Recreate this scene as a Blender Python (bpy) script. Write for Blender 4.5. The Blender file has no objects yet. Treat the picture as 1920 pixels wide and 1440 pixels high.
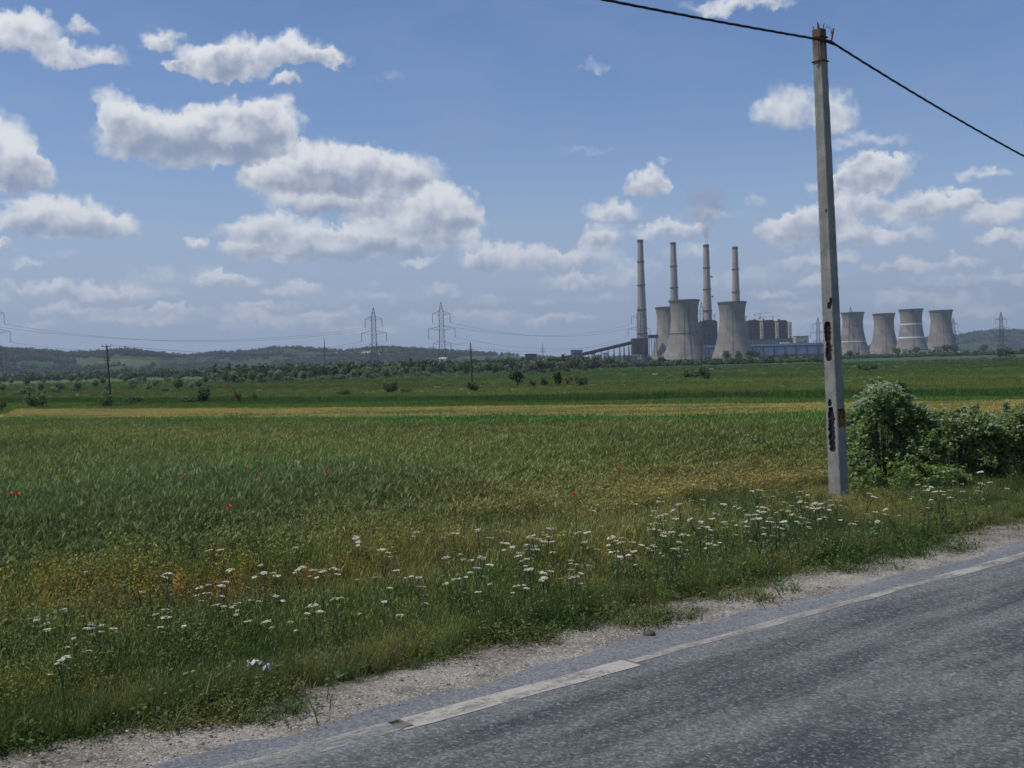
import bpy, math, random
import numpy as np
from mathutils import Vector, Matrix

# ------------------------------------------------------------------ camera, sky, sun, exposure
SC = bpy.context.scene
COL = SC.collection
rnd = random.Random(7)
rng = np.random.default_rng(11)
R = math.radians
EYE = Vector((0.0, 0.0, 2.4))
FPX = 2058.0                                   # focal length in photograph pixels (1920 wide)
PITCH, ROLL = R(1.11), R(1.5)
FWD = Vector((0, math.cos(PITCH), -math.sin(PITCH)))
UP0 = Vector((0, math.sin(PITCH), math.cos(PITCH)))
RT = Vector((1, 0, 0)) * math.cos(ROLL) - UP0 * math.sin(ROLL)
UPV = Vector((1, 0, 0)) * math.sin(ROLL) + UP0 * math.cos(ROLL)

cam_data = bpy.data.cameras.new('camera')
cam = bpy.data.objects.new('camera', cam_data)
COL.objects.link(cam)
cam_data.sensor_width = 36.0
cam_data.lens = 36.0 * FPX / 1920.0
cam_data.clip_start, cam_data.clip_end = 0.1, 60000.0
cam.matrix_world = Matrix(((RT.x, UPV.x, -FWD.x, EYE.x), (RT.y, UPV.y, -FWD.y, EYE.y),
                           (RT.z, UPV.z, -FWD.z, EYE.z), (0, 0, 0, 1)))
SC.camera = cam

SUN_AZ, SUN_EL = R(260.0), R(59.0)             # azimuth clockwise from +Y
SUN_DIR = Vector((math.sin(SUN_AZ) * math.cos(SUN_EL), math.cos(SUN_AZ) * math.cos(SUN_EL), math.sin(SUN_EL)))
sun_data = bpy.data.lights.new('sun', 'SUN')
sun_data.energy, sun_data.angle, sun_data.color = 3.0, R(0.5), (1.0, 0.95, 0.87)
sun = bpy.data.objects.new('sun', sun_data)
COL.objects.link(sun)
sun.rotation_euler = SUN_DIR.to_track_quat('Z', 'Y').to_euler()

SC.view_settings.view_transform = 'Standard'
SC.view_settings.look = 'None'
SC.view_settings.exposure = 0.0
SC.view_settings.gamma = 1.0
SC.view_settings.use_curve_mapping = False
SC.render.engine = 'CYCLES'
SC.cycles.use_denoising = True
SC.cycles.max_bounces = 5
SC.cycles.diffuse_bounces = 2
SC.cycles.glossy_bounces = 2
SC.cycles.transmission_bounces = 2
SC.cycles.transparent_max_bounces = 8
SC.cycles.volume_bounces = 0
SC.cycles.caustics_reflective = SC.cycles.caustics_refractive = False


def ray(px, py):
    """direction through a pixel of the photograph, scaled so that its y is 1"""
    d = FWD + RT * ((px - 960.0) / FPX) + UPV * ((720.0 - py) / FPX)
    return d / d.y


def at(px, py, dist):
    return EYE + ray(px, py) * dist


def azel(px, py):
    d = ray(px, py).normalized()
    return math.degrees(math.atan2(d.x, d.y)), math.degrees(math.asin(d.z))


def srgb(r, g, b):
    f = lambda c: (c / 255.0 / 12.92) if c <= 10 else ((c / 255.0 + 0.055) / 1.055) ** 2.4
    return (f(r), f(g), f(b), 1.0)


class Nodes:
    """short way to write node trees"""
    def __init__(self, tree):
        self.t = tree

    def new(self, kind, **kw):
        n = self.t.nodes.new(kind)
        for k, v in kw.items():
            setattr(n, k, v)
        return n

    def link(self, a, b):
        self.t.links.new(a, b)

    def put(self, sock, v):
        if hasattr(v, 'is_output'):
            self.link(v, sock)
        elif v is not None:
            sock.default_value = v

    def math(self, op, a, b=None, c=None, clamp=False):
        n = self.new('ShaderNodeMath', operation=op, use_clamp=clamp)
        for i, v in enumerate((a, b, c)):
            self.put(n.inputs[i], v)
        return n.outputs[0]

    def vec(self, op, a, b=None, c=None, out=0):
        n = self.new('ShaderNodeVectorMath', operation=op)
        for i, v in enumerate((a, b, c)):
            if v is not None:
                self.put(n.inputs[i], v)
        return n.outputs[out]

    def noise(self, vec, scale, detail=4.0, rough=0.55, dim='3D', col=False, dist=0.0):
        n = self.new('ShaderNodeTexNoise', noise_dimensions=dim)
        self.put(n.inputs['Vector'], vec)
        n.inputs['Scale'].default_value = scale
        n.inputs['Detail'].default_value = detail
        n.inputs['Roughness'].default_value = rough
        n.inputs['Distortion'].default_value = dist
        return n.outputs['Color' if col else 'Fac']

    def step(self, v, lo, hi, a=0.0, b=1.0):
        n = self.new('ShaderNodeMapRange', interpolation_type='SMOOTHSTEP')
        self.put(n.inputs[0], v)
        for i, x in enumerate((lo, hi, a, b)):
            self.put(n.inputs[i + 1], x)
        return n.outputs[0]

    def mix(self, f, a, b):
        n = self.new('ShaderNodeMix', data_type='RGBA')
        self.put(n.inputs[0], f)
        self.put(n.inputs[6], a)
        self.put(n.inputs[7], b)
        return n.outputs[2]

    def ramp(self, f, stops, interp='LINEAR'):
        n = self.new('ShaderNodeValToRGB')
        n.color_ramp.interpolation = interp
        e = n.color_ramp.elements
        e[0].position, e[0].color = stops[0]
        e[1].position, e[1].color = stops[-1]
        for p, c in stops[1:-1]:
            x = e.new(p)
            x.color = c
        self.put(n.inputs[0], f)
        return n.outputs[0]


# clouds: lobes given as (pixel x, pixel y, half width, half height, body) and turned into azimuth and elevation
LOBES = [
    (40, 58, 70, 38, 1), (150, 102, 75, 24, .8), (155, 45, 25, 20, .45), (305, 78, 34, 26, .8),
    (400, 118, 60, 38, 1), (450, 108, 60, 44, 1), (545, 92, 60, 36, 1), (605, 108, 52, 16, .8), (335, 128, 28, 12, .7), (538, 152, 20, 12, .6),
    (225, 215, 42, 48, .8), (265, 250, 85, 55, 1), (350, 258, 95, 60, 1), (440, 250, 90, 62, 1), (505, 225, 62, 46, 1), (480, 265, 85, 42, 1),
    (0, 290, 70, 70, 1), (45, 320, 45, 42, 1), (110, 402, 85, 40, 1), (185, 425, 65, 28, 1), (65, 425, 55, 24, .8),
    (620, 318, 140, 55, 1), (710, 325, 120, 50, 1), (540, 335, 85, 40, .9), (650, 372, 140, 38, 1),
    (835, 390, 65, 45, 1), (780, 412, 125, 36, 1), (515, 430, 100, 34, .9), (600, 458, 150, 34, 1), (760, 450, 140, 36, 1), (520, 472, 100, 24, .8), (850, 440, 55, 24, .8),
    (372, 460, 27, 19, .8), (0, 462, 22, 12, .8), (960, 482, 95, 32, 1), (1035, 492, 55, 22, .8), (900, 497, 45, 18, .7),
    (425, 526, 58, 14, .8), (550, 540, 62, 19, .7), (785, 492, 38, 12, .55), (1065, 528, 60, 18, .55),
    (240, 550, 85, 18, .5), (105, 580, 50, 15, .6), (210, 602, 60, 12, .65), (320, 578, 38, 11, .7), (310, 602, 60, 12, .6), (530, 602, 120, 20, .5), (625, 590, 50, 17, .6),
    (450, 590, 45, 12, .45), (50, 490, 38, 12, .5), (708, 530, 18, 6, .45), (910, 560, 32, 16, .5), (120, 475, 30, 12, .3), (770, 600, 60, 15, .4), (60, 610, 60, 14, .4),
    (1215, 340, 36, 34, .9), (1150, 398, 52, 28, .65), (1130, 445, 42, 26, .7), (1250, 430, 70, 22, .75), (1330, 400, 60, 12, .3),
    (1480, 200, 62, 46, .62), (1565, 210, 40, 44, .6), (1620, 264, 65, 20, .5),
    (1640, 320, 58, 34, 1), (1600, 345, 80, 30, .9), (1480, 430, 60, 32, .9), (1540, 408, 62, 32, 1), (1605, 385, 60, 24, .8), (1560, 440, 90, 24, .7),
    (1750, 382, 75, 28, .9), (1808, 376, 36, 22, .9), (1700, 402, 65, 18, .7), (1690, 442, 65, 24, .6), (1480, 492, 40, 18, .55),
    (1845, 326, 42, 13, .5), (1870, 405, 45, 26, .7), (1890, 448, 60, 16, .7), (1690, 502, 58, 18, .55),
    (70, 540, 90, 16, .45), (270, 585, 120, 14, .5), (480, 575, 90, 12, .5), (690, 618, 90, 12, .45), (830, 545, 60, 14, .4), (900, 590, 90, 12, .4), (1060, 600, 90, 14, .4), (1110, 480, 60, 22, .5), (1190, 500, 60, 18, .45), (1290, 470, 50, 16, .35), (1500, 575, 60, 12, .45), (1560, 610, 90, 12, .4), (1700, 600, 90, 12, .4), (1860, 580, 80, 14, .45), (1760, 525, 60, 14, .45), (1900, 380, 40, 20, .5),
    (180, 545, 130, 22, .4), (350, 520, 120, 22, .35), (680, 560, 110, 16, .35), (1150, 520, 70, 18, .4), (1380, 520, 90, 20, .35), (1440, 600, 120, 16, .35), (1780, 560, 90, 16, .4), (1560, 485, 60, 16, .45), (960, 600, 110, 14, .3),
    (1390, 6, 105, 17, .62), (1115, 123, 30, 15, .38), (1425, 380, 24, 16, .5), (1245, 300, 20, 8, .3),
    (1540, 520, 55, 14, .5), (1800, 490, 42, 14, .5), (1460, 550, 70, 12, .45), (1660, 556, 80, 14, .4), (1880, 520, 60, 14, .45), (1010, 560, 60, 12, .35), (1130, 560, 60, 12, .35),
    (1640, 300, 90, 14, .25), (1100, 283, 70, 9, .2), (730, 140, 40, 14, .2),
    (-120, 200, 80, 50, 1), (-200, 430, 120, 40, 1), (2050, 300, 90, 40, 1), (2150, 420, 140, 40, .9), (2020, 480, 90, 18, .7), (-140, 560, 120, 16, .6), (700, -90, 160, 60, .9), (100, -80, 120, 50, 1), (1800, -120, 150, 50, .9),
]

world = bpy.data.worlds.new('World')
SC.world = world
world.use_nodes = True
wt = world.node_tree
wt.nodes.clear()
W = Nodes(wt)
sky = W.new('ShaderNodeTexSky', sky_type='NISHITA', sun_disc=False, sun_elevation=SUN_EL, sun_rotation=SUN_AZ,
            altitude=200.0, air_density=1.0, dust_density=0.25, ozone_density=1.6)
tc = W.new('ShaderNodeTexCoord')
sep = W.new('ShaderNodeSeparateXYZ')
W.link(tc.outputs['Generated'], sep.inputs[0])
DEG = 180.0 / math.pi
az = W.math('MULTIPLY', W.math('ARCTAN2', sep.outputs[0], sep.outputs[1]), DEG)
el = W.math('MULTIPLY', W.math('ARCSINE', sep.outputs[2]), DEG)
cmb = W.new('ShaderNodeCombineXYZ')
W.link(az, cmb.inputs[0])
W.link(el, cmb.inputs[1])
P = cmb.outputs[0]                              # (azimuth, elevation, 0) in degrees
# uneven outlines: the lobes are looked up at a warped place
w1 = W.vec('MULTIPLY', W.vec('SUBTRACT', W.noise(P, 0.55, 2.0, 0.5, '2D', True), (.5, .5, .5)), (1.5, 1.0, 0))
w2 = W.vec('MULTIPLY', W.vec('SUBTRACT', W.noise(P, 2.0, 4.0, 0.52, '2D', True), (.5, .5, .5)), (0.8, 0.8, 0))
PW = W.vec('ADD', W.vec('ADD', P, w1), w2)
acc = (0.0, 0.0, 0.0)
for (px, py, rx, ry, k) in LOBES:
    a_, e_ = azel(px, py)
    sx, sy = FPX / (rx * 1.20 * DEG), FPX / (ry * 1.28 * DEG)
    q = W.vec('MULTIPLY_ADD', PW, (sx, sy, 0), (-a_ * sx, -e_ * sy + 0.18, 1.0))
    qf = W.vec('MINIMUM', q, W.vec('MULTIPLY', q, (1.0, 1.75, 1.0)))      # flatter bases than tops
    h = W.math('MAXIMUM', W.math('MULTIPLY_ADD', W.vec('DOT_PRODUCT', qf, qf, out=1), -k, 2.0 * k), 0.0)
    hv = W.new('ShaderNodeCombineXYZ')           # made by hand: keeps the nodes in order, so the shader's stack stays small
    for i in range(3):
        W.link(h, hv.inputs[i])
    acc = W.vec('MULTIPLY_ADD', q, hv.outputs[0], acc)
sa = W.new('ShaderNodeSeparateXYZ')
W.link(acc, sa.inputs[0])
body = sa.outputs[2]
hgt = W.math('DIVIDE', sa.outputs[1], W.math('MAXIMUM', body, 0.02))     # -1 base of the lobe .. +1 its top
n0 = W.noise(P, 0.75, 7.0, 0.54, '2D')
n2 = W.noise(P, 0.62, 4.0, 0.50, '2D')
n1 = W.noise(W.vec('ADD', P, (-0.30, 0.50, 0)), 0.62, 4.0, 0.50, '2D')
puff = W.math('SUBTRACT', n0, 0.5)
dens = W.math('MULTIPLY_ADD', puff, W.math('MULTIPLY', body, 2.6, clamp=True), W.math('MULTIPLY', body, 1.25))
alpha = W.step(dens, 0.02, 0.86)
relief = W.math('SUBTRACT', n2, n1)
lit = W.math('ADD', W.math('MULTIPLY_ADD', relief, 1.3, W.math('MULTIPLY', hgt, 1.1)), W.math('MULTIPLY', W.math('MINIMUM', body, 2.1), -0.36))
tone = W.step(lit, -1.05, 0.44)
ccol = W.mix(tone, srgb(140, 154, 180), srgb(232, 235, 239))
low = W.step(el, 0.5, 9.0)                      # far clouds near the horizon stand behind more air
ccol = W.mix(low, W.mix(tone, srgb(158, 174, 201), srgb(222, 226, 233)), ccol)
veil = W.math('MULTIPLY', W.step(W.noise(W.vec('MULTIPLY', P, (0.35, 1.0, 1)), 0.35, 6.0, 0.6, '2D'), 0.38, 0.75), W.step(el, 2.0, 16.0, 0.45, 0.15))
veil = W.math('MAXIMUM', veil, W.step(el, 0.0, 12.5, 0.93, 0.0))
bg_sky = W.new('ShaderNodeBackground')
SKY_STRENGTH = 0.102
hs = W.new('ShaderNodeHueSaturation')
hs.inputs['Saturation'].default_value = 1.2
W.link(sky.outputs[0], hs.inputs['Color'])
tint = W.new('ShaderNodeMix', data_type='RGBA', blend_type='MULTIPLY')
tint.inputs[0].default_value = 1.0
tint.inputs[7].default_value = (1.06, 0.97, 1.06, 1)
W.link(hs.outputs[0], tint.inputs[6])
W.link(tint.outputs[2], bg_sky.inputs[0])
bg_sky.inputs[1].default_value = SKY_STRENGTH
bg_veil = W.new('ShaderNodeBackground')
bg_veil.inputs[0].default_value = srgb(152, 172, 203)
bg_cl = W.new('ShaderNodeBackground')
W.link(ccol, bg_cl.inputs[0])
m1 = W.new('ShaderNodeMixShader')
W.link(veil, m1.inputs[0]); W.link(bg_sky.outputs[0], m1.inputs[1]); W.link(bg_veil.outputs[0], m1.inputs[2])
m2 = W.new('ShaderNodeMixShader')
W.link(W.math('MULTIPLY', W.math('MULTIPLY', alpha, W.step(el, -0.5, 0.8)), W.step(el, 1.0, 9.0, 0.7, 0.97)), m2.inputs[0])
W.link(m1.outputs[0], m2.inputs[1]); W.link(bg_cl.outputs[0], m2.inputs[2])
m3 = W.new('ShaderNodeMixShader')               # the clouds are only worked out where the list above has any
inside = W.math('MULTIPLY', W.math('GREATER_THAN', el, -0.6), W.math('LESS_THAN', W.math('ABSOLUTE', az), 48.0))
W.link(inside, m3.inputs[0])
W.link(bg_sky.outputs[0], m3.inputs[1]); W.link(m2.outputs[0], m3.inputs[2])
wo = W.new('ShaderNodeOutputWorld')
W.link(m3.outputs[0], wo.inputs[0])
world.cycles.sampling_method = 'MANUAL'
world.cycles.sample_map_resolution = 256

# ------------------------------------------------------------------ small helpers
def tag(o, label=None, cat=None, group=None, kind=None):
    if label: o['label'] = label
    if cat: o['category'] = cat
    if group: o['group'] = group
    if kind: o['kind'] = kind
    return o


def empty(name, loc, label, cat, group=None, rz=0.0):
    o = bpy.data.objects.new(name, None)
    COL.objects.link(o)
    o.location, o.rotation_euler = loc, (0, 0, rz)
    o.empty_display_size = 0.2
    return tag(o, label, cat, group)


def link_mesh(name, me, parent=None, loc=None):
    o = bpy.data.objects.new(name, me)
    COL.objects.link(o)
    if parent: o.parent = parent
    if loc is not None: o.location = loc
    return o


def copy_tree(o, parent=None):
    c = o.copy()
    COL.objects.link(c)
    if parent: c.parent = parent
    for ch in list(o.children):
        copy_tree(ch, c)
    return c


class MB:
    """collects boxes, bars, lathes and ribbons, then becomes ONE mesh"""
    def __init__(self):
        self.v, self.f, self.m, self.sh = [], [], [], {}

    def add(self, vs, fs, mat=0):
        n = len(self.v)
        self.v += [tuple(p) for p in vs]
        self.f += [tuple(n + i for i in q) for q in fs]
        self.m += [mat] * len(fs)

    def box(self, x0, y0, z0, x1, y1, z1, mat=0):
        self.add([(x0, y0, z0), (x1, y0, z0), (x1, y1, z0), (x0, y1, z0), (x0, y0, z1), (x1, y0, z1), (x1, y1, z1), (x0, y1, z1)],
                 [(0, 3, 2, 1), (4, 5, 6, 7), (0, 1, 5, 4), (1, 2, 6, 5), (2, 3, 7, 6), (3, 0, 4, 7)], mat)

    def bar(self, a, b, r0, r1=None, n=4, mat=0, cap=True):
        a, b = Vector(a), Vector(b)
        r1 = r0 if r1 is None else r1
        d = (b - a)
        if d.length < 1e-6: return
        d.normalize()
        s = d.cross(Vector((0, 0, 1)) if abs(d.z) < 0.95 else Vector((0, 1, 0))).normalized()
        t = d.cross(s)
        ang = [2 * math.pi * (i + 0.5) / n for i in range(n)]
        vs = [a + (s * math.cos(q) + t * math.sin(q)) * r0 for q in ang] + [b + (s * math.cos(q) + t * math.sin(q)) * r1 for q in ang]
        fs = [(i, (i + 1) % n, n + (i + 1) % n, n + i) for i in range(n)]
        if cap: fs += [tuple(range(n - 1, -1, -1)), tuple(range(n, 2 * n))]
        self.add(vs, fs, mat)

    def tube(self, pts, rad, n=6, mat=0):
        pts = [Vector(p) for p in pts]
        rad = rad if isinstance(rad, (list, tuple)) else [rad] * len(pts)
        vs, fs = [], []
        for i, p in enumerate(pts):
            d = (pts[min(i + 1, len(pts) - 1)] - pts[max(i - 1, 0)]).normalized()
            s = d.cross(Vector((0, 0, 1)) if abs(d.z) < 0.95 else Vector((0, 1, 0))).normalized()
            t = d.cross(s)
            vs += [p + (s * math.cos(2 * math.pi * k / n) + t * math.sin(2 * math.pi * k / n)) * rad[i] for k in range(n)]
        for i in range(len(pts) - 1):
            fs += [(i * n + k, i * n + (k + 1) % n, (i + 1) * n + (k + 1) % n, (i + 1) * n + k) for k in range(n)]
        e = (len(pts) - 1) * n
        fs += [tuple(range(n - 1, -1, -1)), tuple(range(e, e + n))]
        self.add(vs, fs, mat)

    def lathe(self, prof, n=64, mat=0, closed=False):
        vs = [(r * math.cos(2 * math.pi * k / n), r * math.sin(2 * math.pi * k / n), z) for r, z in prof for k in range(n)]
        rows = len(prof)
        fs = []
        for i in range(rows if closed else rows - 1):
            j = (i + 1) % rows
            fs += [(i * n + k, i * n + (k + 1) % n, j * n + (k + 1) % n, j * n + k) for k in range(n)]
        self.add(vs, fs, mat)

    def mesh(self, name, mats, smooth=False):
        me = bpy.data.meshes.new(name)
        me.from_pydata(self.v, [], self.f)
        for m in (mats if isinstance(mats, (list, tuple)) else [mats]):
            me.materials.append(m)
        me.polygons.foreach_set('material_index', self.m)
        if smooth: me.polygons.foreach_set('use_smooth', [True] * len(self.f))
        me.update()
        return me

    def build(self, name, mats, parent=None, smooth=False, loc=None):
        return link_mesh(name, self.mesh(name, mats, smooth), parent, loc)


def np_mesh(name, verts, faces, mat, shade=None, smooth=False, cols=None):
    """a mesh from arrays; faces is (n,3) or (n,4); shade = one brightness per vertex"""
    me = bpy.data.meshes.new(name)
    k = faces.shape[1]
    me.vertices.add(len(verts)); me.vertices.foreach_set('co', np.asarray(verts, np.float32).ravel())
    me.loops.add(faces.size); me.loops.foreach_set('vertex_index', np.asarray(faces, np.int32).ravel())
    me.polygons.add(len(faces))
    me.polygons.foreach_set('loop_start', np.arange(0, faces.size, k, dtype=np.int32))
    if smooth: me.polygons.foreach_set('use_smooth', np.ones(len(faces), bool))
    if shade is not None:
        me.attributes.new('shade', 'FLOAT', 'POINT').data.foreach_set('value', np.asarray(shade, np.float32))
    if cols is not None:
        me.attributes.new('tint', 'FLOAT_COLOR', 'POINT').data.foreach_set('color', np.asarray(cols, np.float32).ravel())
    for m in (mat if isinstance(mat, (list, tuple)) else [mat]):
        me.materials.append(m)
    me.update(calc_edges=True)
    me.validate()
    return me


# ------------------------------------------------------------------ materials
def material(name):
    m = bpy.data.materials.new(name)
    m.use_nodes = True
    m.node_tree.nodes.clear()
    N = Nodes(m.node_tree)
    out = N.new('ShaderNodeOutputMaterial')
    return m, N, out


def rough_mat(name, a, b, scale, rough=0.85, streak=None, bump=0.0, bscale=None, spec=0.25, metallic=0.0, extra=None, detail=6):
    """two-tone noise material; streak = squash of the coordinates for drips or lift lines"""
    m, N, out = material(name)
    tcn = N.new('ShaderNodeTexCoord')
    p = tcn.outputs['Object']
    q = N.vec('MULTIPLY', p, streak) if streak else p
    f = N.step(N.noise(q, scale, detail, 0.62), 0.30, 0.70)
    c = N.mix(f, a, b)
    if extra: c = extra(N, p, c)
    s = N.new('ShaderNodeBsdfPrincipled')
    N.put(s.inputs['Base Color'], c)
    s.inputs['Roughness'].default_value = rough
    s.inputs['Specular IOR Level'].default_value = spec
    s.inputs['Metallic'].default_value = metallic
    if bump:
        bn = N.new('ShaderNodeBump')
        bn.inputs['Strength'].default_value = 1.0
        bn.inputs['Distance'].default_value = bump
        N.link(N.noise(p, bscale or scale * 4, 6, 0.65), bn.inputs['Height'])
        N.link(bn.outputs[0], s.inputs['Normal'])
    N.link(s.outputs[0], out.inputs[0])
    return m


def leaf_mat(name, base=None, trans=0.35, vary=0.30, gloss=0.025):
    """leaves: the colour is the plant's own (attribute tint of the plant, or base), brightness differs from leaf to leaf"""
    m, N, out = material(name)
    if base is None:
        at_ = N.new('ShaderNodeAttribute', attribute_type='INSTANCER', attribute_name='tint')
        c = at_.outputs['Color']
    elif base == 'vertex':
        c = N.new('ShaderNodeAttribute', attribute_type='GEOMETRY', attribute_name='tint').outputs['Color']
    else:
        oi = N.new('ShaderNodeObjectInfo')
        c = N.mix(oi.outputs['Random'], base[0], base[1])
    sh = N.new('ShaderNodeAttribute', attribute_type='GEOMETRY', attribute_name='shade')
    wm = N.new('ShaderNodeMix', data_type='RGBA', blend_type='MULTIPLY')
    wm.inputs[0].default_value = 1.0
    wm.inputs[7].default_value = (1.06, 1.0, 0.84, 1)
    N.put(wm.inputs[6], c)
    c = wm.outputs[2] if base is None or base == 'vertex' else c
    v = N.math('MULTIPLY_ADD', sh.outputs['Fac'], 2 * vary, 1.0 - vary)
    mu = N.new('ShaderNodeMix', data_type='RGBA', blend_type='MULTIPLY')
    mu.inputs[0].default_value = 1.0
    N.put(mu.inputs[6], c)
    cv = N.new('ShaderNodeCombineColor')
    for i in range(3): N.link(v, cv.inputs[i])
    N.link(cv.outputs[0], mu.inputs[7])
    c = mu.outputs[2]
    d = N.new('ShaderNodeBsdfDiffuse'); N.link(c, d.inputs[0])
    t = N.new('ShaderNodeBsdfTranslucent'); N.link(c, t.inputs[0])
    mx = N.new('ShaderNodeMixShader'); mx.inputs[0].default_value = trans
    N.link(d.outputs[0], mx.inputs[1]); N.link(t.outputs[0], mx.inputs[2])
    g = N.new('ShaderNodeBsdfGlossy'); g.inputs['Roughness'].default_value = 0.55
    g.inputs[0].default_value = (0.8, 0.85, 0.9, 1)
    m2_ = N.new('ShaderNodeMixShader'); m2_.inputs[0].default_value = gloss
    N.link(mx.outputs[0], m2_.inputs[1]); N.link(g.outputs[0], m2_.inputs[2])
    N.link(m2_.outputs[0], out.inputs[0])
    return m


# ------------------------------------------------------------------ the lie of the land
UD = np.array((math.sin(R(51)), math.cos(R(51))))        # along the road
ND = np.array((-math.cos(R(51)), math.sin(R(51))))       # from the road towards the field
MD = np.array((0.70, 0.714))                            # across the field strips


def sstep(x, a, b):
    t = np.clip((x - a) / (b - a), 0, 1)
    return t * t * (3 - 2 * t)


def vnoise(x, y, seed=0):
    """smooth value noise, about -1..1"""
    xi, yi = np.floor(x), np.floor(y)
    fx, fy = x - xi, y - yi
    fx, fy = fx * fx * (3 - 2 * fx), fy * fy * (3 - 2 * fy)
    h = lambda a, b: (np.abs(np.sin(a * 127.1 + b * 311.7 + seed * 74.7) * 43758.5453) % 1.0) * 2 - 1
    return (h(xi, yi) * (1 - fx) + h(xi + 1, yi) * fx) * (1 - fy) + (h(xi, yi + 1) * (1 - fx) + h(xi + 1, yi + 1) * fx) * fy


def fbm(x, y, seed=0, octs=4):
    s, a = 0.0, 0.5
    for i in range(octs):
        s = s + a * vnoise(x * 2 ** i, y * 2 ** i, seed + i)
        a *= 0.5
    return s


def dist_d(x, y): return ND[0] * x + ND[1] * y
def dist_s(x, y): return UD[0] * x + UD[1] * y
def dist_m(x, y): return MD[0] * x + MD[1] * y


def ground_z(x, y):
    x, y = np.asarray(x, float), np.asarray(y, float)
    d = dist_d(x, y)
    z = -4.5 * (1 - np.exp(-np.maximum(0, y - 25) / 150.0)) * sstep(d, 10, 26)
    z = z + 0.07 * fbm(x * 0.45, y * 0.45, 3) * sstep(d, 7.4, 9.5)
    z = z - 0.02 * sstep(d, 7.0, 8.5)
    return z


def gpt(px, py, lift=0.0):
    """the point of the ground seen at a pixel of the photograph"""
    r = ray(px, py)
    lo, hi = 2.0, 4000.0
    for _ in range(60):
        mid = math.sqrt(lo * hi)
        if EYE.z + r.z * mid > float(ground_z(r.x * mid, mid)) + lift: lo = mid
        else: hi = mid
    return Vector((r.x * lo, lo, EYE.z + r.z * lo))


def on_ground(px, dist):
    x = ray(px, 690).x * dist
    return Vector((x, dist, float(ground_z(x, dist))))


def project(x, y, z):
    """world -> pixel of the photograph, on arrays"""
    dx, dy, dz = x - EYE.x, y - EYE.y, z - EYE.z
    c = dx * FWD.x + dy * FWD.y + dz * FWD.z
    return 960 + FPX * (dx * RT.x + dy * RT.y + dz * RT.z) / c, 720 - FPX * (dx * UPV.x + dy * UPV.y + dz * UPV.z) / c


# colours of the strips of land, from the road outwards; the second number is the distance across the strips in metres
def mrow(py):
    p = gpt(960, py, .7 if py > 776 else .9 if py > 761.9 else .35)
    return float(dist_m(p.x, p.y))


BANDS = [
    (mrow(1100), srgb(94, 108, 64)), (mrow(960), srgb(92, 110, 68)), (mrow(900), srgb(98, 112, 64)), (mrow(850), srgb(106, 113, 64)), (mrow(822), srgb(96, 104, 60)),
    (mrow(800), srgb(92, 104, 58)), (mrow(797), srgb(70, 104, 46)), (mrow(788), srgb(72, 106, 48)), (29.4, srgb(96, 112, 60)),
    (30.6, srgb(134, 132, 80)), (51.5, srgb(140, 138, 84)), (53.0, srgb(96, 116, 58)), (70.0, srgb(88, 112, 54)), (mrow(752), srgb(84, 110, 52)),
    (mrow(750), srgb(60, 92, 40)), (mrow(741), srgb(64, 94, 44)), (mrow(738), srgb(92, 108, 60)), (mrow(726), srgb(96, 112, 60)), (mrow(721), srgb(84, 104, 54)),
    (mrow(719), srgb(96, 112, 60)), (mrow(716), srgb(98, 113, 60)), (mrow(714), srgb(84, 112, 58)), (mrow(707), srgb(86, 110, 60)), (mrow(705), srgb(96, 113, 66)), (mrow(703), srgb(84, 108, 62)),
    (mrow(698), srgb(80, 104, 58)), (mrow(693), srgb(70, 94, 54)), (1500.0, srgb(68, 90, 54)), (6000.0, srgb(60, 82, 54)),
]
BM = np.log(np.array([b[0] for b in BANDS]))
BC = np.array([b[1][:3] for b in BANDS])


def band_colour(x, y):
    m = np.log(np.maximum(2.0, dist_m(x, y) * (1 + 0.02 * fbm(x / 25.0, y / 25.0, 9))))
    return np.stack([np.interp(m, BM, BC[:, i]) for i in range(3)], -1) * 1.12

# ------------------------------------------------------------------ ground, road, hills
def ground_material():
    m, N, out = material('field_earth')
    c = N.new('ShaderNodeAttribute', attribute_type='GEOMETRY', attribute_name='tint').outputs['Color']
    g = N.new('ShaderNodeNewGeometry')
    p = g.outputs['Position']
    f1 = N.noise(N.vec('MULTIPLY', p, (0.25, 1.0, 1.0)), 0.05, 6, 0.6)
    f2 = N.noise(p, 0.6, 6, 0.7)
    v = N.math('MULTIPLY', N.step(f1, 0.3, 0.7, 0.72, 1.22), N.step(f2, 0.3, 0.7, 0.75, 1.25))
    mu = N.new('ShaderNodeMix', data_type='RGBA', blend_type='MULTIPLY')
    mu.inputs[0].default_value = 1.0
    N.link(c, mu.inputs[6])
    cv = N.new('ShaderNodeCombineColor')
    for i in range(3): N.link(v, cv.inputs[i])
    N.link(cv.outputs[0], mu.inputs[7])
    s = N.new('ShaderNodeBsdfPrincipled')
    N.link(mu.outputs[2], s.inputs['Base Color'])
    s.inputs['Roughness'].default_value = 0.95
    s.inputs['Specular IOR Level'].default_value = 0.05
    bn = N.new('ShaderNodeBump'); bn.inputs['Distance'].default_value = 0.25; bn.inputs['Strength'].default_value = 0.8
    N.link(N.noise(p, 1.6, 5, 0.7), bn.inputs['Height'])
    N.link(bn.outputs[0], s.inputs['Normal'])
    N.link(s.outputs[0], out.inputs[0])
    return m


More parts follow.
